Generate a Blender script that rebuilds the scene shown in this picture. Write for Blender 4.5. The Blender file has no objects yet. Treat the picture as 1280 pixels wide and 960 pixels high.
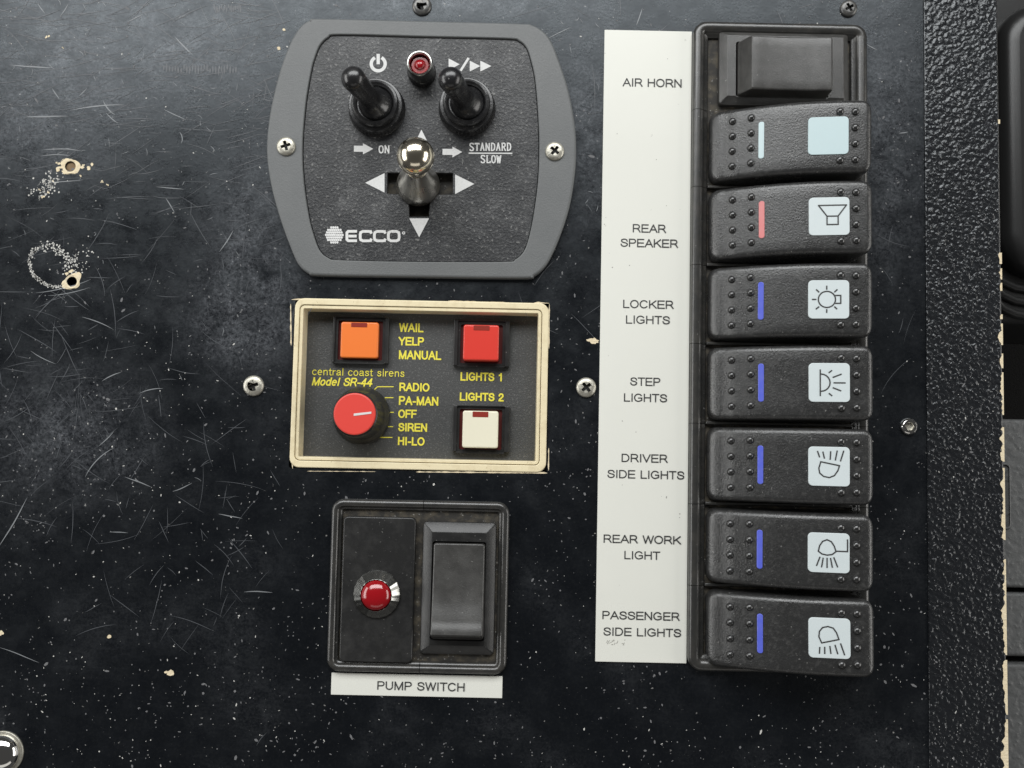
import bpy, math, random
from mathutils import Vector, Matrix, geometry, noise as mnoise
random.seed(7)
D = bpy.data
scene = bpy.context.scene
COL = scene.collection
S = 0.00022                      # metres per photo pixel on the panel
PI = math.pi

# ------------------------------------------------------------------ camera
F = 1200.0
TILT = math.atan(80 / F)
ROLL = math.radians(1.2)
CR = Matrix.Rotation(TILT, 3, 'X') @ Matrix.Rotation(ROLL, 3, 'Z')
CAM = -(CR @ Vector((0, 0, -F)))
cd = D.cameras.new('camera'); cam = D.objects.new('camera', cd); COL.objects.link(cam)
cd.sensor_width = 36; cd.lens = 36 * F / 1280
cd.clip_start = 0.01; cd.clip_end = 20
cam.matrix_world = Matrix.Translation(CAM * S) @ CR.to_4x4()
scene.camera = cam

# ------------------------------------------------------------------ light
w = D.worlds.new('World'); scene.world = w; w.use_nodes = True
bg = w.node_tree.nodes['Background']
bg.inputs[0].default_value = (1.0, 0.99, 0.97, 1); bg.inputs[1].default_value = 0.055
def area(name, loc, target, sx, sy, power, col):
    l = D.lights.new(name, 'AREA'); l.shape = 'RECTANGLE'; l.size = sx; l.size_y = sy
    l.energy = power; l.color = col
    o = D.objects.new(name, l); COL.objects.link(o); o.location = loc
    o.rotation_euler = (Vector(target) - Vector(loc)).to_track_quat('-Z', 'Y').to_euler()
    return o
area('windscreen_light', (-0.08, 0.575, 0.64), (0, 0.0, 0), 1.10, 0.42, 9.6, (0.985, 1.0, 1.0))
area('left_window_light', (-0.85, 0.05, 0.36), (0, 0, 0.05), 0.8, 0.36, 4.0, (1.0, 1.0, 0.98))
area('right_window_light', (0.90, -0.05, 0.34), (0, 0, 0.05), 0.8, 0.34, 3.4, (1.0, 0.98, 0.94))
area('rear_fill_light', (0.0, -0.95, 0.42), (0, 0, 0.05), 1.0, 0.30, 0.6, (1.0, 0.97, 0.92))  # added fill lamp, so the ball knob also catches light from the rear
vs = scene.view_settings
vs.view_transform = 'Standard'; vs.look = 'None'; vs.exposure = 0.0; vs.gamma = 1.0

# ------------------------------------------------------------------ mapping
def W(px, py, z=0.0):
    d = CR @ Vector((px - 640, 480 - py, -F))
    t = (z - CAM.z) / d.z
    return (CAM.x + d.x * t, CAM.y + d.y * t)
def WR(x0, y0, x1, y1, z=0.0):
    """pixel box -> upright rectangle lying at height z (x0, y0, x1, y1 with y up)"""
    xm, ym = (x0 + x1) / 2, (y0 + y1) / 2
    return (W(x0, ym, z)[0], W(xm, y1, z)[1], W(x1, ym, z)[0], W(xm, y0, z)[1])

# ------------------------------------------------------------------ low level
ORG = {}
def empty(name, x, y, z=0):
    o = D.objects.new(name, None); COL.objects.link(o)
    o.location = (x * S, y * S, z * S); o.empty_display_size = 0.005
    ORG[o.name] = (x, y, z); return o
def tag(o, label=None, cat=None, group=None, kind=None):
    if label: o['label'] = label
    if cat: o['category'] = cat
    if group: o['group'] = group
    if kind: o['kind'] = kind
    return o
def obj(name, geo, mat, parent=None, smooth=True, label=None, angle=40):
    vs_, fs = geo[0], geo[1]
    if parent is not None: ox, oy, oz = ORG[parent.name]
    else:
        n = len(vs_); ox = sum(v[0] for v in vs_) / n; oy = sum(v[1] for v in vs_) / n; oz = min(v[2] for v in vs_)
    me = D.meshes.new(name)
    me.from_pydata([((v[0] - ox) * S, (v[1] - oy) * S, (v[2] - oz) * S) for v in vs_], [], fs)
    me.validate()
    if smooth:
        me.shade_smooth()
        if angle: me.set_sharp_from_angle(angle=math.radians(angle))
        for p in me.polygons:
            zz = [me.vertices[i].co.z for i in p.vertices]
            if len(zz) > 8 or max(zz) - min(zz) < 1e-7: p.use_smooth = False
    mats = mat if isinstance(mat, (list, tuple)) else [mat]
    for m in mats: me.materials.append(m)
    if len(geo) > 2:
        for p, i in zip(me.polygons, geo[2]): p.material_index = i
    o = D.objects.new(name, me); COL.objects.link(o)
    if parent is not None: o.parent = parent
    else: o.location = (ox * S, oy * S, oz * S)
    ORG[o.name] = (ox, oy, oz)
    if label: o['label'] = label
    return o
def merge(*gs, lift=0.0):
    V, Fc = [], []
    for k, g in enumerate(gs):
        b = len(V); V += [(x, y, z + lift * (k % 24)) for x, y, z in g[0]] if lift else list(g[0]); Fc += [tuple(i + b for i in f) for f in g[1]]
    return V, Fc
def copy_tree(o, parent=None):
    c = o.copy(); COL.objects.link(c)
    if parent is not None: c.parent = parent
    ORG[c.name] = ORG[o.name]
    for ch in list(o.children): copy_tree(ch, c)
    return c

# ------------------------------------------------------------------ outlines (functions of an inset)
def RR(x0, y0, x1, y1, r, n=6):
    def f(i):
        a, b, c, d = x0 + i, y0 + i, x1 - i, y1 - i
        q = max(r - i, 0.25); P = []
        for cx, cy, s in ((c - q, d - q, 0), (a + q, d - q, 90), (a + q, b + q, 180), (c - q, b + q, 270)):
            for k in range(n + 1):
                t = math.radians(s + 90 * k / n); P.append((cx + q * math.cos(t), cy + q * math.sin(t)))
        return P
    return f
def CIRC(cx, cy, r, n=40):
    return lambda i: [(cx + (r - i) * math.cos(2 * PI * k / n), cy + (r - i) * math.sin(2 * PI * k / n)) for k in range(n)]
def ccw(P):
    a = sum(P[i - 1][0] * P[i][1] - P[i][0] * P[i - 1][1] for i in range(len(P)))
    return P if a > 0 else P[::-1]
def PL(P):
    P = ccw(list(P)); n = len(P)
    N = []
    for i in range(n):
        a, b, c = P[i - 1], P[i], P[(i + 1) % n]
        e1 = Vector((b[0] - a[0], b[1] - a[1])).normalized(); e2 = Vector((c[0] - b[0], c[1] - b[1])).normalized()
        n1 = Vector((-e1.y, e1.x)); n2 = Vector((-e2.y, e2.x)); m = (n1 + n2)
        m = m / max(m.length_squared / 2, 0.35) if m.length > 1e-6 else n1
        N.append(m)
    return lambda i: [(p[0] + m.x * i, p[1] + m.y * i) for p, m in zip(P, N)]
def catmull(P, n=6):
    out = []; L = len(P)
    for i in range(L):
        p0, p1, p2, p3 = [Vector(P[(i + k) % L]) for k in (-1, 0, 1, 2)]
        for j in range(n):
            t = j / n
            out.append(tuple(0.5 * ((2 * p1) + (p2 - p0) * t + (2 * p0 - 5 * p1 + 4 * p2 - p3) * t * t + (3 * p1 - p0 - 3 * p2 + p3) * t ** 3)))
    return out
def slab(outer, prof, holes=(), zf=None, cap=True, bottom=False):
    """outer: inset->loop, prof: [(inset, z)...] ending at the cap; holes: [(loopfn, [(outset, z)...] from the cap down)]"""
    V, Fc = [], []
    def ring(P, z):
        b = len(V); V.extend((x, y, (zf(x, y) if zf else 0) + z) for x, y in P); return list(range(b, b + len(P)))
    def join(a, b):
        n = len(a)
        for i in range(n): Fc.append((a[i], a[(i + 1) % n], b[(i + 1) % n], b[i]))
    prev = None
    for k, (ins, z) in enumerate(prof):
        r = ring(outer(ins), z)
        if prev: join(prev, r)
        elif bottom: Fc.append(tuple(r[::-1]))
        prev = r
    loops = [prev]
    for fn, hp in holes:
        first = last = None
        for (o_, z) in hp:
            r = ring(fn(-o_), z)
            if last: join(r, last)
            else: first = r
            last = r
        loops.append(first[::-1])
    if cap:
        if len(loops) == 1: Fc.append(tuple(prev))
        else:
            flat = [i for L in loops for i in L]
            for t in geometry.tessellate_polygon([[Vector((V[i][0], V[i][1], 0)) for i in L] for L in loops]):
                a, b, c = [flat[i] for i in t]
                A, B, C_ = V[a], V[b], V[c]
                if (B[0] - A[0]) * (C_[1] - A[1]) - (B[1] - A[1]) * (C_[0] - A[0]) < 0: a, c = c, a
                Fc.append((a, b, c))
    return V, Fc
def bev(z0, z1, b, n=4, i0=0.0):
    return [(i0, z0)] + [(i0 + b * (1 - math.cos(PI / 2 * k / n)), z1 - b + b * math.sin(PI / 2 * k / n)) for k in range(n + 1)]
def hbev(z0, z1, b, n=4):
    return [(b * (1 - math.sin(PI / 2 * k / n)), z1 - b + b * math.cos(PI / 2 * k / n)) for k in range(n + 1)] + [(0, z0)]
def lathe(cx, cy, prof, n=40, M=None, cap=True, knurl=None):
    V, Fc = [], []
    for j, (r, z) in enumerate(prof):
        for k in range(n):
            t = 2 * PI * k / n; q = r
            if knurl and knurl[0] <= j <= knurl[1]: q = r * (1 - (knurl[2] if k % 2 else 0))
            p = Vector((q * math.cos(t), q * math.sin(t), z))
            if M is not None: p = M @ p; V.append((p.x, p.y, p.z))
            else: V.append((cx + p.x, cy + p.y, p.z))
    for j in range(len(prof) - 1):
        for k in range(n):
            a = j * n + k; b = j * n + (k + 1) % n
            Fc.append((a, b, b + n, a + n))
    if cap: Fc.append(tuple(range((len(prof) - 1) * n, len(prof) * n)))
    return V, Fc
def axis_matrix(p, q):
    d = (Vector(q) - Vector(p)).normalized()
    return Matrix.Translation(Vector(p)) @ d.to_track_quat('Z', 'Y').to_matrix().to_4x4()
def sweep(path, prof, closed=True):
    """path: inset->loop; prof: [(inset, z)]"""
    V, Fc = [], []
    rings = [path(i) for i, z in prof]; n = len(rings[0])
    for r, (i, z) in zip(rings, prof): V += [(x, y, z) for x, y in r]
    for j in range(len(prof) - 1):
        for k in range(n if closed else n - 1):
            a = j * n + k; b = j * n + (k + 1) % n
            Fc.append((a, b, b + n, a + n))
    if not closed:
        Fc.append(tuple(j * n for j in range(len(prof)))); Fc.append(tuple(j * n + n - 1 for j in range(len(prof)))[::-1])
    return V, Fc
def ribbon(P, wd, zf, closed=False, taper=False):
    if not callable(zf): z_ = zf; zf = lambda x, y: z_
    P = [Vector(p) for p in P]; n = len(P); V, Fc = [], []
    for i in range(n):
        a = P[i - 1] if (i > 0 or closed) else P[i]; c = P[(i + 1) % n] if (i < n - 1 or closed) else P[i]
        d1 = (P[i] - a); d2 = (c - P[i])
        if d1.length < 1e-6: d1 = d2
        if d2.length < 1e-6: d2 = d1
        d1 = d1.normalized(); d2 = d2.normalized(); n1 = Vector((-d1.y, d1.x)); n2 = Vector((-d2.y, d2.x))
        m = n1 + n2; m = m / max(m.length_squared / 2, 0.4)
        h = wd / 2 * ((1 - abs(2 * i / (n - 1) - 1) ** 2) * 0.85 + 0.15 if taper else 1)
        for s in (1, -1):
            q = P[i] + m * h * s; V.append((q.x, q.y, zf(q.x, q.y)))
    for i in range(n if closed else n - 1):
        a = 2 * i; b = 2 * ((i + 1) % n); Fc.append((a, a + 1, b + 1, b))
    return V, Fc
def stroke(P, wd, zf, closed=False):
    P = [tuple(p) for p in P]
    if closed: P = P + [P[0]]
    runs, cur = [], [P[0]]
    for i in range(1, len(P)):
        cur.append(P[i])
        if i < len(P) - 1:
            a = Vector(P[i]) - Vector(P[i - 1]); b = Vector(P[i + 1]) - Vector(P[i])
            if a.length > 1e-6 and b.length > 1e-6 and a.angle(b) > math.radians(50): runs.append(cur); cur = [P[i]]
    runs.append(cur); out = []
    if closed and len(runs) == 1: return ribbon(P[:-1], wd, zf, closed=True)
    for k, r in enumerate(runs):
        d0 = (Vector(r[0]) - Vector(r[1])).normalized() * wd * .42; d1 = (Vector(r[-1]) - Vector(r[-2])).normalized() * wd * .42
        if k > 0 or closed: r = [(r[0][0] + d0.x, r[0][1] + d0.y)] + r[1:]
        if k < len(runs) - 1 or closed: r = r[:-1] + [(r[-1][0] + d1.x, r[-1][1] + d1.y)]
        out.append(ribbon(r, wd, zf))
    return merge(*out, lift=.011)
def poly(P, z):
    P = ccw(list(P)); V = [(x, y, z(x, y) if callable(z) else z) for x, y in P]
    T = geometry.tessellate_polygon([[Vector((x, y, 0)) for x, y in P]])
    return V, [tuple(t) if (Vector(V[t[1]]) - Vector(V[t[0]])).cross(Vector(V[t[2]]) - Vector(V[t[0]])).z > 0 else tuple(t[::-1]) for t in T]
def wp(P, z, off=(0, 0), sc=1.0):
    """list of (zoomed) photo points -> points at height z"""
    return [W(off[0] + x / sc, off[1] + y / sc, z) for x, y in P]
# ------------------------------------------------------------------ grotesque lettering drawn stroke by stroke (unit cell: x 0..adv, y 0 top .. 1 baseline)
def _arc(cx, cy, rx, ry, a0, a1, n=10):
    return [(cx + rx * math.cos(math.radians(a0 + (a1 - a0) * k / n)), cy - ry * math.sin(math.radians(a0 + (a1 - a0) * k / n))) for k in range(n + 1)]
_O = _arc(.46, .5, .41, .5, 90, 450, 28)
_P = [(.08, .53), (.5, .53)] + _arc(.5, .265, .24, .265, -90, 90) + [(.08, 0)]
GL = {' ': (.38, []),
 'A': (.84, [[(.02, 1), (.42, 0), (.82, 1)], [(.16, .66), (.68, .66)]]),
 'C': (.90, [_arc(.46, .5, .41, .5, 38, 322, 24)]),
 'D': (.88, [[(.08, 0), (.4, 0)] + _arc(.4, .5, .4, .5, 90, -90, 16) + [(.08, 1), (.08, 0)]]),
 'E': (.80, [[(.74, 0), (.08, 0), (.08, 1), (.76, 1)], [(.08, .49), (.7, .49)]]),
 'F': (.74, [[(.7, 0), (.08, 0), (.08, 1)], [(.08, .5), (.62, .5)]]),
 'G': (.95, [_arc(.46, .5, .41, .5, 38, 300, 22) + [(.84, .84), (.84, .54), (.5, .54)]]),
 'H': (.86, [[(.08, 0), (.08, 1)], [(.76, 0), (.76, 1)], [(.08, .48), (.76, .48)]]),
 'I': (.26, [[(.13, 0), (.13, 1)]]),
 'K': (.82, [[(.08, 0), (.08, 1)], [(.76, 0), (.08, .64)], [(.32, .42), (.8, 1)]]),
 'L': (.68, [[(.08, 0), (.08, 1), (.64, 1)]]),
 'M': (1.0, [[(.08, 1), (.08, 0), (.49, 1), (.9, 0), (.9, 1)]]),
 'N': (.86, [[(.08, 1), (.08, 0), (.76, 1), (.76, 0)]]),
 'O': (.94, [_O]),
 'P': (.80, [[(.08, 1), (.08, 0)], _P]),
 'R': (.86, [[(.08, 1), (.08, 0)], _P, [(.44, .53), (.62, .64), (.82, 1)]]),
 'S': (.80, [[(.72, .28), (.66, .1), (.5, .01), (.3, .01), (.13, .1), (.1, .26), (.18, .4), (.38, .47), (.58, .53), (.72, .63), (.74, .76), (.66, .91), (.48, .99), (.3, .99), (.13, .9), (.06, .7)]]),
 'T': (.74, [[(.02, 0), (.72, 0)], [(.37, 0), (.37, 1)]]),
 'U': (.86, [[(.08, 0), (.08, .64)] + _arc(.42, .64, .34, .35, 180, 360, 14) + [(.76, 0)]]),
 'V': (.80, [[(.02, 0), (.4, 1), (.78, 0)]]),
 'W': (1.12, [[(.02, 0), (.28, 1), (.56, 0), (.84, 1), (1.1, 0)]]),
 'Y': (.82, [[(.02, 0), (.41, .55), (.8, 0)], [(.41, .55), (.41, 1)]]),
 '-': (.42, [[(.06, .64), (.36, .64)]]),
 '1': (.66, [[(.14, .25), (.3, .18), (.4, 0), (.4, 1)]]),
 '2': (.70, [[(.08, .28)] + _arc(.34, .27, .26, .26, 170, -30, 12) + [(.4, .6), (.14, .8), (.07, 1), (.62, 1)]]),
 '4': (.70, [[(.48, 1), (.48, 0), (.04, .7), (.66, .7)]]),
 'a': (.66, [[(.1, .47), (.2, .33), (.4, .31), (.53, .42), (.53, .9), (.6, 1)], [(.53, .6), (.2, .66), (.07, .8), (.12, .95), (.3, 1), (.5, .9)]]),
 'c': (.62, [_arc(.33, .65, .27, .35, 42, 318, 16)]),
 'd': (.68, [[(.58, 0), (.58, 1)], _arc(.32, .65, .26, .35, 0, 360, 18)]),
 'e': (.68, [[(.07, .62), (.58, .62)] + _arc(.325, .65, .26, .35, 5, 310, 16)]),
 'i': (.26, [[(.13, .32), (.13, 1)], [(.13, 0), (.13, .14)]]),
 'l': (.26, [[(.13, 0), (.13, 1)]]),
 'n': (.66, [[(.08, .32), (.08, 1)], [(.08, .55), (.16, .38), (.34, .31), (.5, .38), (.54, .55), (.54, 1)]]),
 'o': (.68, [_arc(.33, .65, .27, .35, 0, 360, 18)]),
 'r': (.42, [[(.08, .32), (.08, 1)], [(.08, .6), (.16, .4), (.38, .34)]]),
 's': (.60, [[(.5, .47), (.4, .33), (.18, .33), (.1, .46), (.2, .6), (.42, .68), (.52, .82), (.42, .98), (.18, .99), (.06, .84)]]),
 't': (.38, [[(.16, .1), (.16, .9), (.24, 1), (.36, .99)], [(.02, .34), (.34, .34)]]),
}
def text_geo(s, x0, ytop, x1, ybase, z, w=1.05, shear=0.0, sp=.06):
    adv = [GL[c][0] + sp for c in s]; tot = sum(adv) - sp
    a = W(x0, ybase, z); b = W(x1, ybase, z); h = W(x0, ytop, z)[1] - a[1]
    h -= w; sx = (b[0] - a[0] - w - shear * h) / tot
    g, cx = [], 0.0
    for c, ad in zip(s, adv):
        for st in GL[c][1]:
            P = [(a[0] + w / 2 + (cx + u) * sx + shear * h * (1 - v), a[1] + w / 2 + h * (1 - v)) for u, v in st]
            cl = abs(P[0][0] - P[-1][0]) + abs(P[0][1] - P[-1][1]) < 1e-6
            # square stroke ends reach half a stroke further
            if not cl:
                d0 = (Vector(P[0]) - Vector(P[1])).normalized() * w * .45; d1 = (Vector(P[-1]) - Vector(P[-2])).normalized() * w * .45
                P[0] = (P[0][0] + d0.x, P[0][1] + d0.y); P[-1] = (P[-1][0] + d1.x, P[-1][1] + d1.y)
            g.append(stroke(P[:-1] if cl else P, w, z, closed=cl))
        cx += ad
    return merge(*g, lift=.03)

# ------------------------------------------------------------------ materials
def mat(name, col, rough=0.5, metal=0.0, bump=None, speck=None, film=None, roughvar=0.0, coat=0.0, spec=0.5, trans=0.0, wear=None, rubs=None, tint=None):
    m = D.materials.new(name); m.use_nodes = True; nt = m.node_tree; N = nt.nodes; L = nt.links
    b = N['Principled BSDF']
    b.inputs['Base Color'].default_value = (*col, 1); b.inputs['Roughness'].default_value = rough
    b.inputs['Metallic'].default_value = metal; b.inputs['Coat Weight'].default_value = coat
    b.inputs['Coat Roughness'].default_value = 0.15
    b.inputs['Specular IOR Level'].default_value = spec; b.inputs['Transmission Weight'].default_value = trans
    if tint: b.inputs['Specular Tint'].default_value = (*tint, 1)
    geo = N.new('ShaderNodeNewGeometry')
    def noise(freq, detail=4, rg=0.6, dist=0.0, stretch=None):
        n = N.new('ShaderNodeTexNoise'); n.inputs['Scale'].default_value = freq / S
        n.inputs['Detail'].default_value = detail; n.inputs['Roughness'].default_value = rg; n.inputs['Distortion'].default_value = dist
        if stretch:
            mp = N.new('ShaderNodeMapping'); mp.inputs['Scale'].default_value = stretch[:3]
            mp.inputs['Rotation'].default_value = (0, 0, stretch[3] if len(stretch) > 3 else 0)
            L.new(geo.outputs['Position'], mp.inputs[0]); L.new(mp.outputs[0], n.inputs['Vector'])
        else: L.new(geo.outputs['Position'], n.inputs['Vector'])
        return n.outputs[0]
    def ramp(src, a, c, lo=0.0, hi=1.0):
        r = N.new('ShaderNodeMapRange'); r.inputs[1].default_value = a; r.inputs[2].default_value = c
        r.inputs[3].default_value = lo; r.inputs[4].default_value = hi; L.new(src, r.inputs[0]); return r.outputs[0]
    def mul(a, c):
        k = N.new('ShaderNodeMath'); k.operation = 'MULTIPLY'; L.new(a, k.inputs[0])
        if isinstance(c, float): k.inputs[1].default_value = c
        else: L.new(c, k.inputs[1])
        return k.outputs[0]
    def add(a, c):
        k = N.new('ShaderNodeMath'); k.operation = 'ADD'; L.new(a, k.inputs[0]); L.new(c, k.inputs[1]); k.use_clamp = True; return k.outputs[0]
    cur = [None]
    def mix(fac, c2):
        x = N.new('ShaderNodeMix'); x.data_type = 'RGBA'; L.new(fac, x.inputs[0])
        if cur[0] is None: x.inputs[6].default_value = (*col, 1)
        else: L.new(cur[0], x.inputs[6])
        x.inputs[7].default_value = (*c2, 1); cur[0] = x.outputs[2]
    rfac = None
    if film:        # (freq, lo, hi, strength, colour)
        f = mul(ramp(noise(film[0], 6, 0.65), film[1], film[2]), float(film[3])); mix(f, film[4]); rfac = f
    if wear:        # streaky rubbed patches: (freq, lo, hi, strength, colour)
        p = ramp(noise(wear[0], 3, 0.5), wear[1], wear[2])
        s1 = ramp(noise(0.03, 8, 0.8, 1.5), 0.45, 0.72)
        s2 = ramp(noise(0.12, 6, 0.8, 0.6, (0.3, 1, 1, 0.35)), 0.52, 0.75)
        g = ramp(noise(0.3, 4, 0.8), 0.45, 0.72)
        f = mul(mul(p, add(add(s1, s2), g)), float(wear[3])); mix(f, wear[4])
    if rubs:        # places rubbed dull by use: ([(x, y, radius_x, radius_y)...], strength, colour)
        tot = None
        for (rx, ry, ra, rb_) in rubs[0]:
            c = W(rx, ry); mp = N.new('ShaderNodeMapping'); mp.vector_type = 'TEXTURE'
            mp.inputs['Location'].default_value = (c[0] * S, c[1] * S, 0); mp.inputs['Scale'].default_value = (ra * S, rb_ * S, 1)
            L.new(geo.outputs['Position'], mp.inputs[0])
            ln = N.new('ShaderNodeVectorMath'); ln.operation = 'LENGTH'; L.new(mp.outputs[0], ln.inputs[0])
            v_ = ramp(ln.outputs['Value'], 1.0, 0.0, 0.0, 1.0); tot = v_ if tot is None else add(tot, v_)
        g1 = ramp(noise(0.22, 6, 0.85, 0.4), 0.40, 0.68); g2 = ramp(noise(0.025, 5, 0.7, 1.0), 0.3, 0.65)
        mix(mul(mul(mul(tot, g1), g2), float(rubs[1])), rubs[2])
    if speck:       # (freq, threshold, strength, colour)
        for k, sp in enumerate(speck if isinstance(speck, list) else [speck]):
            f = mul(ramp(noise(sp[0], 2, 0.5), sp[1], sp[1] + 0.04), float(sp[2])); mix(f, sp[3])
    if cur[0] is not None: L.new(cur[0], b.inputs['Base Color'])
    if roughvar:
        L.new(ramp(noise(0.03, 6, 0.7), 0.3, 0.7, rough - roughvar, rough + roughvar), b.inputs['Roughness'])
    if bump:
        h = None
        for (fr, st, kind) in (bump if isinstance(bump, list) else [bump]):
            if kind == 'v':
                v = N.new('ShaderNodeTexVoronoi'); v.feature = 'SMOOTH_F1'; v.inputs['Scale'].default_value = fr / S
                v.inputs['Randomness'].default_value = 1
                mx = N.new('ShaderNodeVectorMath'); mx.operation = 'ADD'
                nn = N.new('ShaderNodeTexNoise'); nn.inputs['Scale'].default_value = fr / S * 0.7
                L.new(geo.outputs['Position'], nn.inputs['Vector'])
                sc = N.new('ShaderNodeVectorMath'); sc.operation = 'SCALE'; sc.inputs[3].default_value = S / fr * 1.3
                L.new(nn.outputs['Color'], sc.inputs[0]); L.new(geo.outputs['Position'], mx.inputs[0]); L.new(sc.outputs[0], mx.inputs[1])
                L.new(mx.outputs[0], v.inputs['Vector']); src = v.outputs[0]
                src = ramp(src, 0.0, 0.75, 1.0, 0.0)
            else: src = noise(fr, 4, 0.6)
            bp = N.new('ShaderNodeBump'); bp.inputs['Strength'].default_value = 1; bp.inputs['Distance'].default_value = st * S
            L.new(src, bp.inputs['Height'])
            if h is not None: L.new(h, bp.inputs['Normal'])
            h = bp.outputs[0]
        L.new(h, b.inputs['Normal'])
    return m
DUST = (0.45, 0.44, 0.42)
M = {}
M['paint'] = mat('black_paint', (0.0040, 0.0048, 0.0064), 0.29, roughvar=0.10, tint=(0.86, 0.94, 1.0),
                 film=(0.25, 0.50, 0.78, 0.012, DUST), wear=(0.008, 0.46, 0.68, 0.032, (0.5, 0.52, 0.55)),
                 rubs=([(190, 60, 260, 110), (320, 300, 90, 170), (735, 140, 60, 190), (40, 150, 160, 110), (1105, 160, 80, 260), (80, 540, 150, 110), (540, 5, 260, 26), (300, 400, 100, 90)], 0.36, (0.44, 0.46, 0.50)),
                 speck=[(0.22, 0.715, 0.45, DUST)], bump=[(0.02, 0.35, 'n'), (0.30, 0.11, 'n')])
M['vinyl'] = mat('grained_vinyl', (0.010, 0.011, 0.013), 0.25, spec=.7, tint=(0.95, 0.98, 1.0), speck=(0.2, 0.74, 0.4, DUST), bump=[(0.21, 1.05, 'v'), (0.4, 0.2, 'n')])
M['bezel'] = mat('grey_satin_plastic', (0.122, 0.127, 0.128), 0.45, bump=(0.6, 0.30, 'n'), film=(0.02, 0.4, 0.8, 0.05, DUST))
M['face'] = mat('black_textured_plate', (0.013, 0.014, 0.016), 0.38, bump=[(0.30, 0.50, 'n'), (0.7, 0.2, 'n')],
                film=(0.30, 0.52, 0.74, 0.12, DUST), speck=(0.3, 0.66, 0.25, DUST), wear=(0.03, 0.40, 0.70, 0.12, (0.5, 0.5, 0.5)))
M['rubber'] = mat('black_rubber', (0.012, 0.012, 0.013), 0.26, spec=0.75, film=(0.08, 0.45, 0.8, 0.06, DUST), bump=(0.15, 0.3, 'n'), speck=(0.3, 0.72, 0.3, DUST))
M['black'] = mat('black_plastic', (0.018, 0.018, 0.018), 0.33, film=(0.05, 0.45, 0.8, 0.05, DUST), bump=(0.8, 0.10, 'n'), speck=(0.3, 0.72, 0.3, DUST))
M['frame'] = mat('black_frame_plastic', (0.026, 0.026, 0.025), 0.27, spec=0.8, film=(0.06, 0.4, 0.8, 0.08, (0.36, 0.32, 0.26)), bump=(0.6, 0.12, 'n'), speck=(0.25, 0.72, 0.3, DUST))
M['rocker'] = mat('grained_rocker_plastic', (0.024, 0.024, 0.024), 0.29, spec=0.85, bump=[(0.5, 0.42, 'n')], film=(0.20, 0.50, 0.8, 0.10, DUST), speck=(0.3, 0.71, 0.4, DUST), roughvar=.05)
M['old_rocker'] = mat('satin_rocker_plastic', (0.034, 0.033, 0.031), 0.34, spec=0.7, bump=(0.7, 0.16, 'n'), film=(0.05, 0.4, 0.8, 0.08, DUST), speck=(0.3, 0.72, 0.3, DUST), roughvar=.05)
M['dot'] = mat('smooth_grip_dot', (0.020, 0.020, 0.020), 0.26, spec=1.0)
M['dirty'] = mat('dusty_recess', (0.020, 0.018, 0.015), 0.7, film=(0.08, 0.45, 0.75, 0.35, (0.28, 0.23, 0.15)), speck=(0.3, 0.68, 0.5, DUST))
M['deep'] = mat('dark_recess', (0.012, 0.012, 0.012), 0.7)
M['cream'] = mat('cream_plastic', (0.80, 0.70, 0.47), 0.36, film=(0.05, 0.48, 0.75, 0.40, (0.42, 0.31, 0.16)), speck=(0.3, 0.70, 0.5, (0.25, 0.18, 0.1)), bump=(0.2, 0.15, 'n'))
M['wood'] = mat('chipped_fibreboard', (0.74, 0.62, 0.42), 0.85, film=(0.18, 0.4, 0.7, 0.6, (0.78, 0.70, 0.52)), bump=(0.25, 1.5, 'n'))
M['woodbrown'] = mat('brown_filler', (0.20, 0.13, 0.07), 0.85, film=(0.2, 0.4, 0.7, 0.5, (0.32, 0.23, 0.13)), bump=(0.25, 1.0, 'n'))
M['siren_face'] = mat('siren_face_plate', (0.055, 0.056, 0.055), 0.50, bump=(0.55, 0.45, 'n'), speck=[(0.45, 0.60, 0.12, DUST), (0.25, 0.74, 0.5, DUST)])
M['paper'] = mat('white_label_tape', (0.73, 0.73, 0.67), 0.45, film=(0.01, 0.4, 0.8, 0.12, (0.62, 0.62, 0.56)), speck=(0.12, 0.76, 0.4, (0.35, 0.33, 0.3)))
M['smudge'] = mat('grey_smudge', (0.30, 0.29, 0.26), 0.7)
M['ink'] = mat('black_ink', (0.035, 0.035, 0.035), 0.6)
M['white_print'] = mat('white_print', (0.68, 0.68, 0.67), 0.5, film=(0.3, 0.5, 0.75, 0.35, (0.3, 0.3, 0.3)))
M['yellow'] = mat('yellow_print', (0.84, 0.74, 0.07), 0.5, film=(0.3, 0.5, 0.8, 0.3, (0.35, 0.30, 0.05)))
M['lens_white'] = mat('pale_blue_lens', (0.52, 0.64, 0.66), 0.30, film=(0.05, 0.4, 0.8, 0.15, (0.5, 0.6, 0.6)))
M['lens_blue'] = mat('blue_lens', (0.10, 0.13, 0.62), 0.28, film=(0.12, 0.45, 0.8, 0.12, DUST))
M['lens_pink'] = mat('pink_lens', (0.66, 0.22, 0.22), 0.28, film=(0.12, 0.45, 0.8, 0.15, DUST))
M['icon'] = mat('icon_tile', (0.62, 0.68, 0.69), 0.32, film=(0.06, 0.45, 0.8, 0.15, (0.5, 0.58, 0.58)))
M['orange'] = mat('orange_button', (0.85, 0.20, 0.035), 0.35, coat=0.3)
M['red'] = mat('red_button', (0.68, 0.045, 0.03), 0.33, coat=0.3, bump=(0.2, 0.05, 'n'))
M['ivory'] = mat('ivory_button', (0.80, 0.76, 0.60), 0.35, coat=0.3)
M['window'] = mat('dark_red_window', (0.26, 0.03, 0.02), 0.3)
M['redwall'] = mat('dark_red_recess', (0.10, 0.008, 0.006), 0.4)
M['knob_red'] = mat('red_knob_cap', (0.72, 0.06, 0.045), 0.42, bump=(0.2, 0.08, 'n'))
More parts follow.
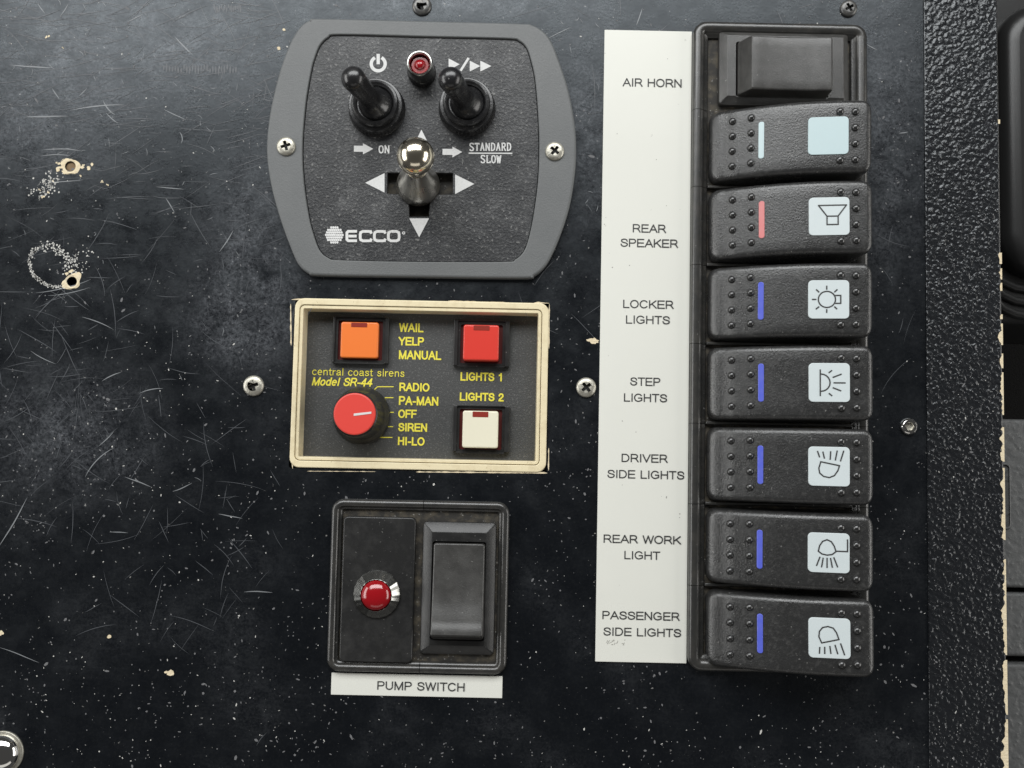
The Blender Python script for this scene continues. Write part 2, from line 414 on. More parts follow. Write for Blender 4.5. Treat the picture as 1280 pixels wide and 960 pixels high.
M['chrome'] = mat('chrome', (0.82, 0.81, 0.78), 0.08, 1.0)
M['lampring'] = mat('satin_chrome', (0.40, 0.40, 0.38), 0.20, 1.0)
M['ball'] = mat('polished_ball', (0.92, 0.84, 0.68), 0.17, 1.0)
M['steel'] = mat('dull_steel', (0.62, 0.60, 0.55), 0.30, 1.0, bump=(0.2, 0.3, 'n'), roughvar=0.08)
M['screw'] = mat('weathered_screw', (0.56, 0.54, 0.47), 0.42, 0.75, film=(0.2, 0.45, 0.7, 0.6, (0.30, 0.27, 0.20)), bump=(0.25, 0.5, 'n'))
M['darkscrew'] = mat('dark_screw', (0.10, 0.10, 0.10), 0.35, 0.6, film=(0.2, 0.45, 0.75, 0.4, (0.35, 0.33, 0.28)))
M['lens_red'] = mat('red_lamp_lens', (0.36, 0.005, 0.010), 0.10, coat=1.0, trans=0.15)
M['dustspeck'] = mat('pale_dust', (0.55, 0.54, 0.51), 0.9)
M['dustfaint'] = mat('faint_dust', (0.15, 0.15, 0.155), 0.9)
M['scr_b'] = mat('bright_scratch', (0.21, 0.22, 0.23), 0.36)
M['scr_f'] = mat('faint_scratch', (0.075, 0.080, 0.088), 0.34)
M['trim'] = mat('grey_grained_trim', (0.095, 0.097, 0.097), 0.48, bump=[(0.12, 1.2, 'v'), (0.5, 0.2, 'n')])
M['gaiter'] = mat('black_moulded_rubber', (0.018, 0.018, 0.018), 0.33, bump=(0.4, 0.08, 'n'))
M['floor'] = mat('dark_carpet', (0.006, 0.006, 0.006), 0.95, bump=(0.3, 1.0, 'n'))

# ------------------------------------------------------------------ the panel
EDGE_T = W(1243, 0)[0]; EDGE_B = W(1258, 960)[0]
XE = (EDGE_T + EDGE_B) / 2 + 1
X0, Y0, Y1 = -1000, -800, 800
SEAM = (W(1152, 0)[0] + W(1163, 960)[0]) / 2
cut = WR(364.5, 376, 685.5, 588.5)
hA = W(88, 208); hB = W(90, 352)
slotc = W(523, 232)
panel = obj('console_panel', slab(RR(X0, Y0, SEAM + 4, Y1, 2), bev(-22, 0, 0.5, 2), holes=[
    (RR(*cut, 3), [(0, 0), (0, -22)]), (CIRC(*hA, 7, 20), [(0, 0), (0, -14)]), (CIRC(*hB, 6.5, 20), [(0, 0), (0, -18)]),
    (RR(slotc[0] - 48, slotc[1] - 58, slotc[0] + 48, slotc[1] + 44, 5), [(0, 0), (0, -22)])]), M['paint'])
tag(panel, 'scratched glossy black painted switch panel', kind='structure')
strip = obj('grained_edge_strip', slab(RR(SEAM, Y0 + 10, XE, Y1 - 10, 2.5), bev(0.2, 2.2, 1.6, 4)), M['vinyl'])
tag(strip, 'black pebble-grained strip along the right edge of the panel', kind='structure')
core = obj('panel_edge', slab(RR(SEAM + 4.2, Y0 + 5, XE + 1.5, Y1 - 5, 1), bev(-26, 0.0, 1.0, 2)), M['black'])
tag(core, 'worn right edge of the black panel', kind='structure')
floor = obj('cab_floor', ([(-3000, -3000, -500), (3000, -3000, -500), (3000, 3000, -500), (-3000, 3000, -500)], [(0, 1, 2, 3)]), M['floor'])
tag(floor, 'dark floor far below the panel', kind='structure')

# chipped paint along the edge: jagged cream flakes lying over the grained strip
def chips():
    R = random.Random(3); gs = []; run = []; y = 470.0; wv = 0.0
    def flush():
        if len(run) > 1: gs.append(poly([(XE + 1.7, run[0][1])] + run + [(XE + 1.7, run[-1][1])], 2.45))
        run.clear()
    while y > -520:
        py = 480 - y
        base = -1.6 if py < 300 else (0.2 if py < 400 else (1.9 if py < 520 else (2.6 if py < 700 else (3.2 if py < 900 else 5.5))))
        wv = wv * .72 + R.gauss(0, 1.25)
        wd = base + wv
        if wd > 0.35: run.append((XE + .9 - min(wd, 8.5), y))
        else: flush()
        y -= R.uniform(1.6, 3.4)
    flush()
    return merge(*gs)
c_ = obj('chipped_edge', chips(), M['wood'], core, smooth=False); c_['kind'] = 'stuff'

# blobs: irregular flat chips in the paint
def blob(cx, cy, r, z, n=14, jag=0.25, R=random, sx=1, sy=1):
    return poly([(cx + sx * r * (1 + R.uniform(-jag, jag)) * math.cos(2 * PI * k / n), cy + sy * r * (1 + R.uniform(-jag, jag)) * math.sin(2 * PI * k / n)) for k in range(n)], z)
def chip_ring(c, r0, r1, z, n=26, jag=0.2, rise=0.9):
    V, Fc = [], []
    ph = [random.uniform(0, 6.28) for _ in range(4)]
    for k in range(n):
        t = 2 * PI * k / n; lob = 1 + jag * sum(math.sin((q + 2) * t + ph[q]) / (q + 1.5) for q in range(4)) + random.uniform(-.04, .04)
        for r, zz in ((r0, z), ((r0 + r1) / 2, z + rise * random.uniform(0.5, 1.2)), (max(r0 + 1.5, r1 * lob), z)):
            V.append((c[0] + r * math.cos(t), c[1] + r * math.sin(t), zz))
    for k in range(n):
        a, b = 3 * k, 3 * ((k + 1) % n)
        Fc += [(a, a + 1, b + 1, b), (a + 1, a + 2, b + 2, b + 1)]
    return V, Fc
R5 = random.Random(5)
h1 = obj('screw_hole', chip_ring(hA, 6.8, 11.5, 0.2), M['wood'], panel, label='empty screw hole with a cream chipped rim and brown core')
obj('filler_plug', slab(CIRC(*hA, 7, 20), [(0, -8), (0, -3), (2, -2.2)]), M['woodbrown'], h1)
h2 = obj('screw_hole', chip_ring(hB, 6.3, 11, 0.2, jag=0.3), M['wood'], panel, label='empty dark screw hole with a ragged cream rim')
obj('hole_bottom', slab(CIRC(*hB, 6.5, 20), [(0, -20), (0, -16)]), M['deep'], h2)
g = []
for (x, y, r) in ((104, 208, 3.5), (110, 210, 3.8), (116, 205, 3), (76, 210, 5), (72, 205, 3.5), (80, 216, 4), (100, 220, 2.4), (128, 227, 2.6), (134, 231, 2.2), (66, 226, 2),
                  (54, 246, 2.2), (60, 240, 1.8), (50, 238, 1.5), (740, 427, 5.5), (212, 842, 5.8), (1, 792, 5), (59, 46, 3), (79, 60, 1.4), (137, 795, 2.6), (84, 342, 4.5), (88, 340, 3.4), (355, 38, 2), (349, 60, 2.5)):
    q = 0.62 if y < 345 and x < 140 else 0.9
    for m_ in range(3): g.append(blob(W(x, y)[0] + R5.gauss(0, r * .35), W(x, y)[1] + R5.gauss(0, r * .35), r * q * R5.uniform(.5, .95), 0.35 + .02 * m_, n=9, jag=0.4, R=R5, sx=R5.uniform(0.7, 1.4), sy=R5.uniform(0.6, 1.1)))
o = obj('paint_chip', merge(*g), M['wood'], panel, smooth=False); o['kind'] = 'stuff'
# rub ring of crumbled paint beside the lower hole, and crumbs by the upper
g = []
for k in range(260):
    t = R5.uniform(0.0, 2 * PI)
    wgt = 3.5 if (t < 1.9 or t > 5.9) else 1.3
    x = 64 + 27 * math.cos(t) + R5.gauss(0, wgt); y = 334 - 24 * math.sin(t) + R5.gauss(0, wgt) + (x - 64) * 0.25
    if math.hypot(x - 90, y - 352) < 10 or math.hypot(x - 88, y - 208) < 10: continue
    g.append(blob(*W(x, y), R5.uniform(0.5, 1.5), 0.34, 6, 0.35, R5))
for k in range(120):
    x = R5.gauss(58, 9); y = 232 + (x - 58) * -0.4 + R5.gauss(0, 7)
    g.append(blob(*W(x, y), R5.uniform(0.4, 1.3), 0.34, 6, 0.35, R5))
for k in range(70):
    x = R5.gauss(93, 12); y = R5.gauss(325, 9)
    if math.hypot(x - 90, y - 352) < 10 or math.hypot(x - 88, y - 208) < 10: continue
    g.append(blob(*W(x, y), R5.uniform(0.4, 1.1), 0.34, 6, 0.35, R5))
o = obj('paint_crumbs', merge(*g), M['dustspeck'], panel, smooth=False); o['kind'] = 'stuff'

# raw board showing along the sawn opening of the siren panel
g = []
for (xa_, ya_, xb_, yb2, w_) in ((363.6, 380, 364.2, 432, 1.6), (364.5, 374.6, 392, 374.2, 1.5), (560, 376.2, 640, 378.6, .9), (668, 378.6, 686.5, 379.2, 1.8), (686.8, 380, 686.2, 436, 1.7), (384, 589.0, 470, 589.6, .8), (520, 590.0, 684, 591.4, 1.5), (686, 560, 685.8, 588, 1.2), (364.6, 560, 366, 586, 1.0)):
    n = max(4, int(math.hypot(xb_ - xa_, yb2 - ya_) / 4)); A_, B_ = [], []
    for k in range(n + 1):
        x = xa_ + (xb_ - xa_) * k / n; y = ya_ + (yb2 - ya_) * k / n; h_ = w_ * R5.uniform(.25, 1) * (1 if 0 < k < n else .2)
        vert = abs(xb_ - xa_) < 5
        A_.append(W(x - (h_ if vert else 0), y - (0 if vert else h_))); B_.append(W(x + (h_ * .5 if vert else 0), y + (0 if vert else h_ * .5)))
    g.append(poly(A_ + B_[::-1], 0.5))
o = obj('sawn_edge', merge(*g), M['wood'], panel, smooth=False); o['kind'] = 'stuff'

# scratches
def arc_scratch(x, y, ang, ln, bend, wd, R, z=0.3):
    n = 9; P = []; a = ang; px_, py_ = x - math.cos(ang) * ln / 2, y + math.sin(ang) * ln / 2
    for k in range(n):
        P.append(W(px_, py_)); px_ += math.cos(a) * ln / n; py_ -= math.sin(a) * ln / n; a += bend / n + R.gauss(0, 0.02)
    return ribbon(P, wd, z, taper=True)
RS = random.Random(11)
bright = [(43, 84, -.09, 62, .1, 1.6), (60, 145, .05, 60, -.1, 1.7), (125, 130, .22, 75, -.2, 1.6), (134, 138, -1.2, 26, .9, 1.5), (230, 60, -.9, 36, .1, 1.5),
          (70, 118, -1.0, 18, .1, 1.2), (105, 115, .7, 16, .1, 1.1), (82, 12, .9, 20, .2, 1.1), (52, 12, -1, 18, 0, 1), (215, 235, -.07, 40, -.1, 1.1),
          (214, 258, -1.0, 24, -.1, 1.2), (220, 145, -.5, 34, .1, 1.1), (230, 172, -.9, 18, -1.4, 1.1), (285, 300, .95, 36, .1, 1.4), (20, 650, 1.0, 80, .1, 1.5),
          (120, 570, 1.1, 60, -.8, 1.3), (135, 548, .7, 30, .2, 1.2), (175, 603, -.35, 40, -.1, 1.3), (230, 610, .3, 30, .2, 1.1), (290, 645, -.15, 34, 0, 1.2),
          (28, 818, -.3, 60, -.1, 1.0), (325, 738, .1, 40, -.2, 1.2), (150, 665, 0, 26, 0, 1), (80, 185, .1, 56, -.4, 1.3), (72, 192, .15, 44, -.4, 1.1), (84, 228, 0, 50, .2, 1.1),
          (85, 362, .1, 80, .35, 1.2), (90, 368, .05, 60, .4, 1.0), (800, 20, 1.2, 26, .1, 1.2), (700, 40, .5, 40, 0, .9), (140, 468, .6, 30, -.4, 1.3), (190, 485, .4, 34, -.6, 1.2),
          (55, 450, -.6, 40, .3, 1.0), (1130, 166, .1, 14, .2, 1.3), (1090, 60, -.6, 18, .2, 1.2), (125, 402, -.25, 46, -.3, 1.1), (170, 22, .5, 26, 0, 1), (140, 150, -.9, 22, .4, 1.1)]
g = [arc_scratch(*b, RS) for b in bright]
for k in range(110):
    x = RS.uniform(0, 330) if RS.random() < .75 else RS.uniform(640, 750); y = abs(RS.gauss(0, 260))
    g.append(arc_scratch(x, y, RS.uniform(-1.6, 1.6), RS.uniform(3, 12), RS.uniform(-1.4, 1.4), RS.uniform(.4, .75), RS))
o = obj('scratch_marks', merge(*g, lift=.006), M['scr_b'], panel, smooth=False); o['kind'] = 'stuff'
g = []
for k in range(680):
    q = RS.random()
    if q < .5: x, y, a = RS.uniform(-20, 350), abs(RS.gauss(60, 150)), RS.gauss(0.12, .3)
    elif q < .72: x, y, a = RS.gauss(90, 90), RS.gauss(480, 80), RS.uniform(-1.6, 1.6)
    elif q < .78: x, y, a = RS.gauss(230, 70), RS.gauss(700, 80), RS.uniform(-1.6, 1.6)
    elif q < .90: x, y, a = RS.gauss(300, 60), abs(RS.gauss(0, 260)), RS.uniform(-1.6, 1.6)
    else: x, y, a = RS.uniform(640, 1140), RS.uniform(-10, 500), RS.uniform(-1.6, 1.6)
    g.append(arc_scratch(x, y, a, RS.uniform(14, 70), RS.uniform(-.5, .5), RS.uniform(.4, 1.0), RS, 0.25))
for k in range(26):   # worn bar of short vertical rubs
    x = 205 + k * 3.6; g.append(arc_scratch(x, 86 + RS.gauss(0, 1.5), PI / 2, RS.uniform(7, 14), 0, 2.2, RS, 0.27))
for k in range(16):
    x = 268 + k * 2.2; g.append(arc_scratch(x, 10 + RS.gauss(0, 1.5), PI / 2, RS.uniform(6, 12), 0, 1.6, RS, 0.27))
o = obj('scratch_marks', merge(*g, lift=.006), M['scr_f'], panel, smooth=False); o['kind'] = 'stuff'
def specks(n, R, rmin, rmax, z):
    V, Fc = [], []
    for k in range(n):
        x = R.uniform(-60, 1240); y = R.uniform(-60, 1020)
        nz_ = mnoise.noise(Vector((x * .012, y * .012, z * 9))) + .6 * mnoise.noise(Vector((x * .05, y * .05, z * 9)))
        if R.random() > max(.06, .42 + 1.1 * nz_) * (1.0 if y > 420 else .6): continue
        if 362 < x < 688 and 372 < y < 592 or 470 < x < 580 and 170 < y < 290: continue
        p = W(x, y); r = R.uniform(rmin, rmax) * (1 + R.random() ** 8 * 1.2); a = R.uniform(0, PI); e = 1 + R.random() ** 3 * 1.8
        zz = z + (2.3 if p[0] > SEAM else 0)
        b = len(V); m = 5
        for j in range(m):
            t = 2 * PI * j / m; u = r * e * math.cos(t); v = r * math.sin(t) * R.uniform(.7, 1.1)
            V.append((p[0] + u * math.cos(a) - v * math.sin(a), p[1] + u * math.sin(a) + v * math.cos(a), zz))
        Fc.append(tuple(range(b, b + m)))
    return V, Fc
RD = random.Random(21)
o = obj('dust_specks', specks(1700, RD, 0.30, 0.75, 0.4), M['dustspeck'], smooth=False); tag(o, 'bright white dust specks scattered over the black panel', 'dust', kind='stuff')
o = obj('dust_specks', specks(8500, RD, 0.4, 1.0, 0.33), M['dustfaint'], smooth=False); tag(o, 'faint grey dust specks scattered over the black panel', 'dust', kind='stuff')

# ------------------------------------------------------------------ screws
def cross(cx, cy, L, wd, rot=0.0):
    P = [(-wd, -L), (wd, -L), (wd, -wd), (L, -wd), (L, wd), (wd, wd), (wd, L), (-wd, L), (-wd, wd), (-L, wd), (-L, -wd), (-wd, -wd)]
    c, s = math.cos(rot), math.sin(rot)
    Q = [(cx + x * c - y * s, cy + x * s + y * c) for x, y in P]
    return lambda i: Q
def screw_geo(cx, cy, r, z0, hgt, rot=0.3, lx=0.55):
    pr = [(0, z0 - 1), (0, z0 + hgt * .3)] + [(r * (1 - math.cos(a)) * .5, z0 + hgt * (.3 + .7 * math.sin(a))) for a in (0.4, 0.8, 1.2, 1.5)]
    return slab(CIRC(cx, cy, r, 28), pr, holes=[(cross(cx, cy, r * lx, r * .16, rot), [(0, pr[-1][1]), (0, z0 + hgt * .1)])])
def recess(cx, cy, r, z): return slab(CIRC(cx, cy, r * .6, 12), [(0, z), (0, z + .1)])
def panel_screw(px, py, r, label, mt, rot, hgt=5, group='screws in the black panel'):
    c = W(px, py, hgt); r0 = empty('screw', c[0], c[1], 0); tag(r0, label, 'screw', group)
    obj('screw_head', screw_geo(*c, r, 0.3, hgt, rot), mt, r0); obj('cross_recess', recess(*c, r, 0.8), M['deep'], r0); return r0
panel_screw(316, 482, 13, 'round cross-head screw on bare black paint left of the cream-framed siren panel', M['screw'], .35)
panel_screw(733, 484, 12.5, 'cross-head screw close against the left edge of the long white label strip', M['screw'], .7)
panel_screw(527, 6, 12.5, 'dark cross-head screw cut by the photo edge above the grey-rimmed lever plate', M['darkscrew'], .2)
panel_screw(1062, 9, 11, 'small black screw above the top right corner of the long switch frame', M['darkscrew'], .5)
# hex socket screw
c = W(1137, 533, 5); r0 = empty('screw', *c, 0); tag(r0, 'small shiny hex-socket screw between the switch column and the grained strip', 'screw', 'screws in the black panel')
obj('screw_head', slab(CIRC(*c, 10.5, 30), [(0, 0), (0, 3), (.8, 5), (2.5, 6), (3.4, 6)], holes=[(CIRC(*c, 5, 6), [(0.6, 6), (0, 5), (0, 1.5)])]), M['chrome'], r0)
obj('hex_recess', recess(*c, 9, 1.6), M['screw'], r0)
c = W(-1, 943, 8); r0 = empty('dome_nut', *c, 0); tag(r0, 'shiny chrome dome half cut off at the bottom left corner', 'bolt')
obj('washer', slab(CIRC(*c, 26, 40), bev(0.2, 2.5, 1, 3)), M['screw'], r0)
obj('dome', lathe(*c, [(22, 2)] + [(22 * math.cos(a), 3 + 14 * math.sin(a)) for a in [i * PI / 2 / 10 for i in range(10)]]), M['chrome'], r0)

# ------------------------------------------------------------------ lever plate (grey bezel, two toggles, joystick)
Zb, Zf = 9.0, 6.0
OUT = [(402, 22.5), (530, 25.6), (648, 28.6), (665, 30.5), (679, 38.5), (689, 51), (697, 70), (710, 109), (718, 150), (720.5, 182), (719, 217), (712, 259), (700, 296), (688, 323), (679, 336), (668, 344.5), (653, 348),
       (525, 346.5), (402, 344.5), (385, 341.5), (373, 331), (364, 312), (350, 274), (338, 229), (333, 187), (337, 142), (347, 97), (357, 66), (366, 46), (375, 33), (386, 25)]
INN = [(425, 43), (530, 45.5), (633, 48), (649, 51), (658.5, 60), (664, 76), (669, 100), (672.5, 142), (674, 182), (672.5, 225), (667, 268), (660.5, 299), (654, 315), (644, 324), (630, 327), (525, 327), (427, 325),
       (410, 322), (399, 312), (391.5, 292), (386, 270), (380, 228), (378, 184), (382, 131), (389, 88), (394, 70), (400, 56), (410, 46.5)]
def smooth_outline(P, z): return PL(catmull([W(x, y, z) for x, y in P], 5))
fo, fi = smooth_outline(OUT, Zb), smooth_outline(INN, Zb)
cc = W(526, 190, 0)
plate = empty('lever_control_plate', *cc, 0)
tag(plate, 'grey-rimmed black control plate with two rubber toggles and a chrome ball lever', 'control panel')
obj('bezel', slab(fo, bev(0.3, Zb, 3.2, 5), holes=[(fi, hbev(Zf - 1, Zb, 1.4, 3))]), M['bezel'], plate)
def Z7(P, z=Zf): return wp(P, z, (380, 50), 3.557)
SL = [(372, 590), (440, 590), (462, 575), (462, 545), (562, 545), (562, 575), (590, 590), (662, 592), (660, 686), (598, 686), (560, 712), (556, 785), (468, 785), (466, 712), (430, 686), (370, 682)]
slot = PL(Z7(SL))
face = obj('face_plate', slab(fi, [(0.5, 0.3), (0.5, Zf - .5), (1.0, Zf)], holes=[(slot, [(0.6, Zf), (0, Zf - .6), (0, 0)])]), M['face'], plate)
obj('slot_floor', slab(RR(slotc[0] - 47, slotc[1] - 57, slotc[0] + 47, slotc[1] + 43, 3), [(0, -16), (0, -9)]), M['dirty'], plate)
zp = Zf + 0.35
g = []
# power mark
def arc(cx, cy, r, a0, a1, n=22): return [(cx + r * math.cos(a0 + (a1 - a0) * k / n), cy - r * math.sin(a0 + (a1 - a0) * k / n)) for k in range(n + 1)]
PW = obj('power_mark', merge(ribbon(Z7(arc(330, 106, 31, math.radians(118), math.radians(422)), zp), 4.2, zp), ribbon(Z7([(330, 62), (330, 108)], zp), 4.2, zp), lift=.03), M['white_print'], plate, smooth=False)
obj('speed_mark', merge(poly(Z7([(643, 82), (643, 135), (692, 108)], zp), zp), poly(Z7([(737, 92), (737, 140), (784, 116)], zp), zp),
     poly(Z7([(784, 92), (784, 140), (833, 116)], zp), zp), ribbon(Z7([(732, 80), (696, 137)], zp), 3, zp)), M['white_print'], plate, smooth=False)
for (P) in ([(222, 470), (262, 470), (262, 459), (308, 484), (262, 509), (262, 497), (222, 497)], [(616, 484), (660, 484), (660, 474), (703, 498), (660, 522), (660, 511), (616, 511)],
            [(522, 398), (499, 446), (546, 446)], [(272, 635), (358, 592), (358, 678)], [(672, 598), (672, 685), (757, 640)], [(468, 793), (556, 793), (512, 877)]):
    obj('arrow_mark', poly(Z7(P, zp), zp), M['white_print'], plate, smooth=False)
# serif words drawn stroke by stroke
def serif_word(word, x0, y0, x1, y1):
    G = {'S': [[(.85, .2), (.8, .04), (.5, 0), (.2, .06), (.12, .25), (.3, .42), (.7, .56), (.88, .75), (.75, .95), (.45, 1), (.18, .95), (.12, .78)]],
         'T': [[(.1, .18), (.1, .03), (.9, .03), (.9, .18)], [(.5, 0), (.5, 1)], [(.32, .98), (.68, .98)]],
         'A': [[(.14, 1), (.5, 0), (.86, 1)], [(.26, .66), (.74, .66)], [(0, .98), (.28, .98)], [(.7, .98), (1, .98)]],
         'N': [[(.16, 1), (.16, 0), (.84, 1), (.84, 0)], [(0, .98), (.32, .98)], [(.7, .02), (1, .02)], [(0, .02), (.2, .02)]],
         'D': [[(.2, 0), (.2, 1), (.5, .98), (.78, .85), (.88, .5), (.78, .15), (.5, .02), (.05, .02)], [(.05, .98), (.4, .98)]],
         'R': [[(.2, 1), (.2, .02), (.6, .02), (.82, .14), (.82, .38), (.6, .5), (.2, .5)], [(.5, .5), (.86, .98), (1, .98)], [(.03, .98), (.4, .98)], [(.03, .02), (.3, .02)]],
         'L': [[(.25, 0), (.25, .97), (.9, .97), (.92, .75)], [(.05, .02), (.5, .02)]],
         'O': [[(.5, 0), (.2, .12), (.1, .5), (.2, .88), (.5, 1), (.8, .88), (.9, .5), (.8, .12), (.5, 0)]],
         'W': [[(.08, 0), (.3, 1), (.5, .2), (.7, 1), (.92, 0)], [(0, .02), (.22, .02)], [(.78, .02), (1, .02)]]}
    n = len(word); cw = (x1 - x0) / n; out = []
    for i, ch in enumerate(word):
        for st in G[ch]:
            Q = [(x0 + cw * (i + .06 + .88 * u), y0 + (y1 - y0) * v) for u, v in st]
            thin = len(st) == 2 and abs(st[0][1] - st[1][1]) < .05
            out.append(stroke(Z7(Q, zp), 1.0 if thin else 1.6, zp))
    return merge(*out, lift=.03)
obj('lettering', serif_word('ON', 330, 470, 382, 502), M['white_print'], plate, smooth=False)
obj('lettering', merge(serif_word('STANDARD', 734, 459, 923, 492), ribbon(Z7([(732, 503), (926, 504)], zp), 1.6, zp), serif_word('SLOW', 784, 513, 878, 546)), M['white_print'], plate, smooth=False)
# maker's mark: dotted globe and wide rounded letters
gl = []
gc = (135, 867)
for r_ in range(-3, 4):
    for k in range(-4, 5):
        ux = (k + (0.5 if r_ % 2 else 0)) / 4.3; uy = r_ / 3.6
        q = ux * ux + uy * uy
        if q > 1.02: continue
        wpx = 6.2 * math.sqrt(max(0.15, 1 - 0.5 * q)); hpx = 5.6
        X, Y = gc[0] + ux * 40, gc[1] + uy * 40
        gl.append(poly(Z7([(X - wpx, Y - 1), (X - wpx * .5, Y - hpx), (X + wpx * .6, Y - hpx + 1), (X + wpx, Y + 1), (X + wpx * .4, Y + hpx), (X - wpx * .6, Y + hpx - 1)], zp), zp))
def wide(ch, x0, x1, y0=851, y1=893):
    if ch == 'E': return [[(x1, y0), (x0 + 6, y0), (x0, y0 + 6), (x0, y1 - 6), (x0 + 6, y1), (x1, y1)], [(x0, (y0 + y1) / 2), (x1 - 2, (y0 + y1) / 2)]]
    if ch == 'C': return [[(x1, y0 + 10), (x1 - 4, y0 + 1), (x1 - 12, y0), (x0 + 12, y0), (x0 + 2, y0 + 5), (x0, y0 + 13), (x0, y1 - 13), (x0 + 2, y1 - 5), (x0 + 12, y1), (x1 - 12, y1), (x1 - 4, y1 - 1), (x1, y1 - 10)]]
    return [[(x0 + 12, y0), (x1 - 12, y0), (x1 - 2, y0 + 5), (x1, y0 + 13), (x1, y1 - 13), (x1 - 2, y1 - 5), (x1 - 12, y1), (x0 + 12, y1), (x0 + 2, y1 - 5), (x0, y1 - 13), (x0, y0 + 13), (x0 + 2, y0 + 5), (x0 + 12, y0)]]
for ch, a, b in (('E', 191, 236), ('C', 250, 300), ('C', 313, 362), ('O', 375, 423)):
    for st in wide(ch, a, b): gl.append(stroke(Z7(st, zp), 3.4, zp))
gl.append(ribbon(Z7(arc(443, 858, 5, 0, 2 * PI, 10), zp), 1.1, zp))
obj('maker_logo', merge(*gl, lift=.02), M['white_print'], plate, smooth=False)
# plate screws
for px, py, rt in ((357, 182, .3), (693.5, 188, .9)):
    c = W(px, py, Zb + 4); s_ = obj('screw', screw_geo(*c, 12, Zb, 4.5, rt), M['screw'], plate); obj('cross_recess', recess(*c, 12, Zb + .3), M['deep'], s_)
# toggles
def toggle(bx, by, tx, ty):
    c = W(bx, by, Zf)
    nut = obj('toggle_switch', lathe(*c, [(36, Zf), (36, Zf + 2), (34.5, Zf + 4), (34.5, Zf + 15), (33, Zf + 17), (30, Zf + 17.5)], 96, knurl=(1, 3, .035)), M['rubber'], plate)
    obj('collar', lathe(*c, [(29.5, Zf + 15), (29.5, Zf + 24), (28.5, Zf + 26.5), (26, Zf + 27.5), (24, Zf + 26), (22, Zf + 21)], 48), M['rubber'], nut)
    p = Vector((*c, Zf + 16)); tp = W(tx, ty, 100); q = Vector((*tp, 100))
    Mx = axis_matrix(p, q); L = (q - p).length
    pr = [(23, -2), (22.5, 4), (19, 9), (15, 14), (12.5, 20)]
    for k in range(1, 7): pr.append((12 + 2.6 * k / 6, 20 + (L - 22) * k / 6))
    pr += [(14.6 * math.cos(a), L - 1 + 13 * math.sin(a)) for a in [i * PI / 2 / 7 for i in range(1, 8)]]
    pr[-1] = (0.3, pr[-1][1])
    obj('lever', lathe(0, 0, pr, 32, M=Mx), M['rubber'], nut, angle=60)
    return nut
toggle(471.5, 137, 441.5, 98)
toggle(584, 136, 563, 99)
# indicator between them
c = W(527.5, 92, Zf)
led = obj('indicator_lamp', lathe(*c, [(16.5, Zf), (16.5, Zf + 31), (16.2, Zf + 33), (15.2, Zf + 34.2), (14, Zf + 34.4), (13, Zf + 33.4), (12.4, Zf + 31), (12.0, Zf + 26)], 40, cap=False), M['lampring'], plate)
obj('lens', lathe(*c, [(12.2, Zf + 20), (12.0, Zf + 25), (10.5, Zf + 27), (7.5, Zf + 27), (6.8, Zf + 27.4)] + [(6.5 * math.cos(a), Zf + 27.5 + 4.5 * math.sin(a)) for a in (.3, .7, 1.1, 1.4)], 32), M['lens_red'], led)
obj('lower_ring', lathe(*c, [(18, Zf), (18, Zf + 8), (16.6, Zf + 10)], 40), M['rubber'], led)
# joystick
b0 = W(522.5, 231, 8); bt = W(519.5, 195.5, 92)
p = Vector((*b0, 4)); q = Vector((*bt, 92)); Mx = axis_matrix(p, q); L = (q - p).length
stick = obj('joystick', lathe(0, 0, [(24, -10), (27, 0), (27, 6), (24.5, 14), (20, 24), (16, 36), (14, 46), (13, 54)], 40, M=Mx), M['steel'], plate)
obj('shaft', lathe(0, 0, [(11.5, 50), (11.5, L - 15)], 32, M=Mx), M['steel'], stick)
rb = 22.2
obj('ball_knob', lathe(0, 0, [(max(.3, rb * math.cos(a)), L + rb * math.sin(a)) for a in [-PI / 2 + .45 + i * (PI - .45) / 28 for i in range(29)]], 48, M=Mx), M['ball'], stick, angle=0)

# ------------------------------------------------------------------ siren panel
ZR = -24.0
cc = W(525, 481, 0); sp = empty('siren_control_panel', *cc, -25)
tag(sp, 'recessed cream-framed siren panel with red knob and three square push buttons', 'control panel')
co = WR(365, 375.5, 684.5, 587.5, 2); ci = WR(372.5, 385, 675, 577.5, 0)
G4 = lambda e: RR(ci[0] - e, ci[1] - e, ci[2] + e, ci[3] + e, 5 + e)
obj('frame', slab(RR(*co, 12), bev(-20, 2.0, 1.4, 4), holes=[(G4(1.2), hbev(-8, 2.0, .8, 3))]), M['cream'], sp)
obj('inner_lip', slab(G4(0.4), bev(-8, 0.4, .5, 3), holes=[(G4(-3.6), hbev(-6, 0.4, .7, 3) + [(-.6, ZR)])]), M['cream'], sp)
obj('groove_ring', slab(G4(1.6), [(0, -6), (0, -4)]  , holes=[(G4(-1), [(0, -4), (0, -6)])]), M['woodbrown'], sp)  # dark brown ring set in the groove between frame and inner lip
obj('face_plate', slab(RR(ci[0], ci[1], ci[2], ci[3], 4), [(0, ZR - 1), (0, ZR)]), M['siren_face'], sp)
obj('corner_backing', slab(RR(cut[0] - 4, cut[1] - 4, cut[2] + 4, cut[3] + 4, 3), [(0, -30), (0, -26)]), M['deep'], sp)
zs = ZR + 0.35
def Z2(P, z): return wp(P, z, (350, 360), 3.282)
def stx(s, x0, y0, x1, y1, **k):
    return text_geo(s, 350 + x0 / 3.282, 360 + y0 / 3.282, 350 + x1 / 3.282, 360 + y1 / 3.282, zs, **k)
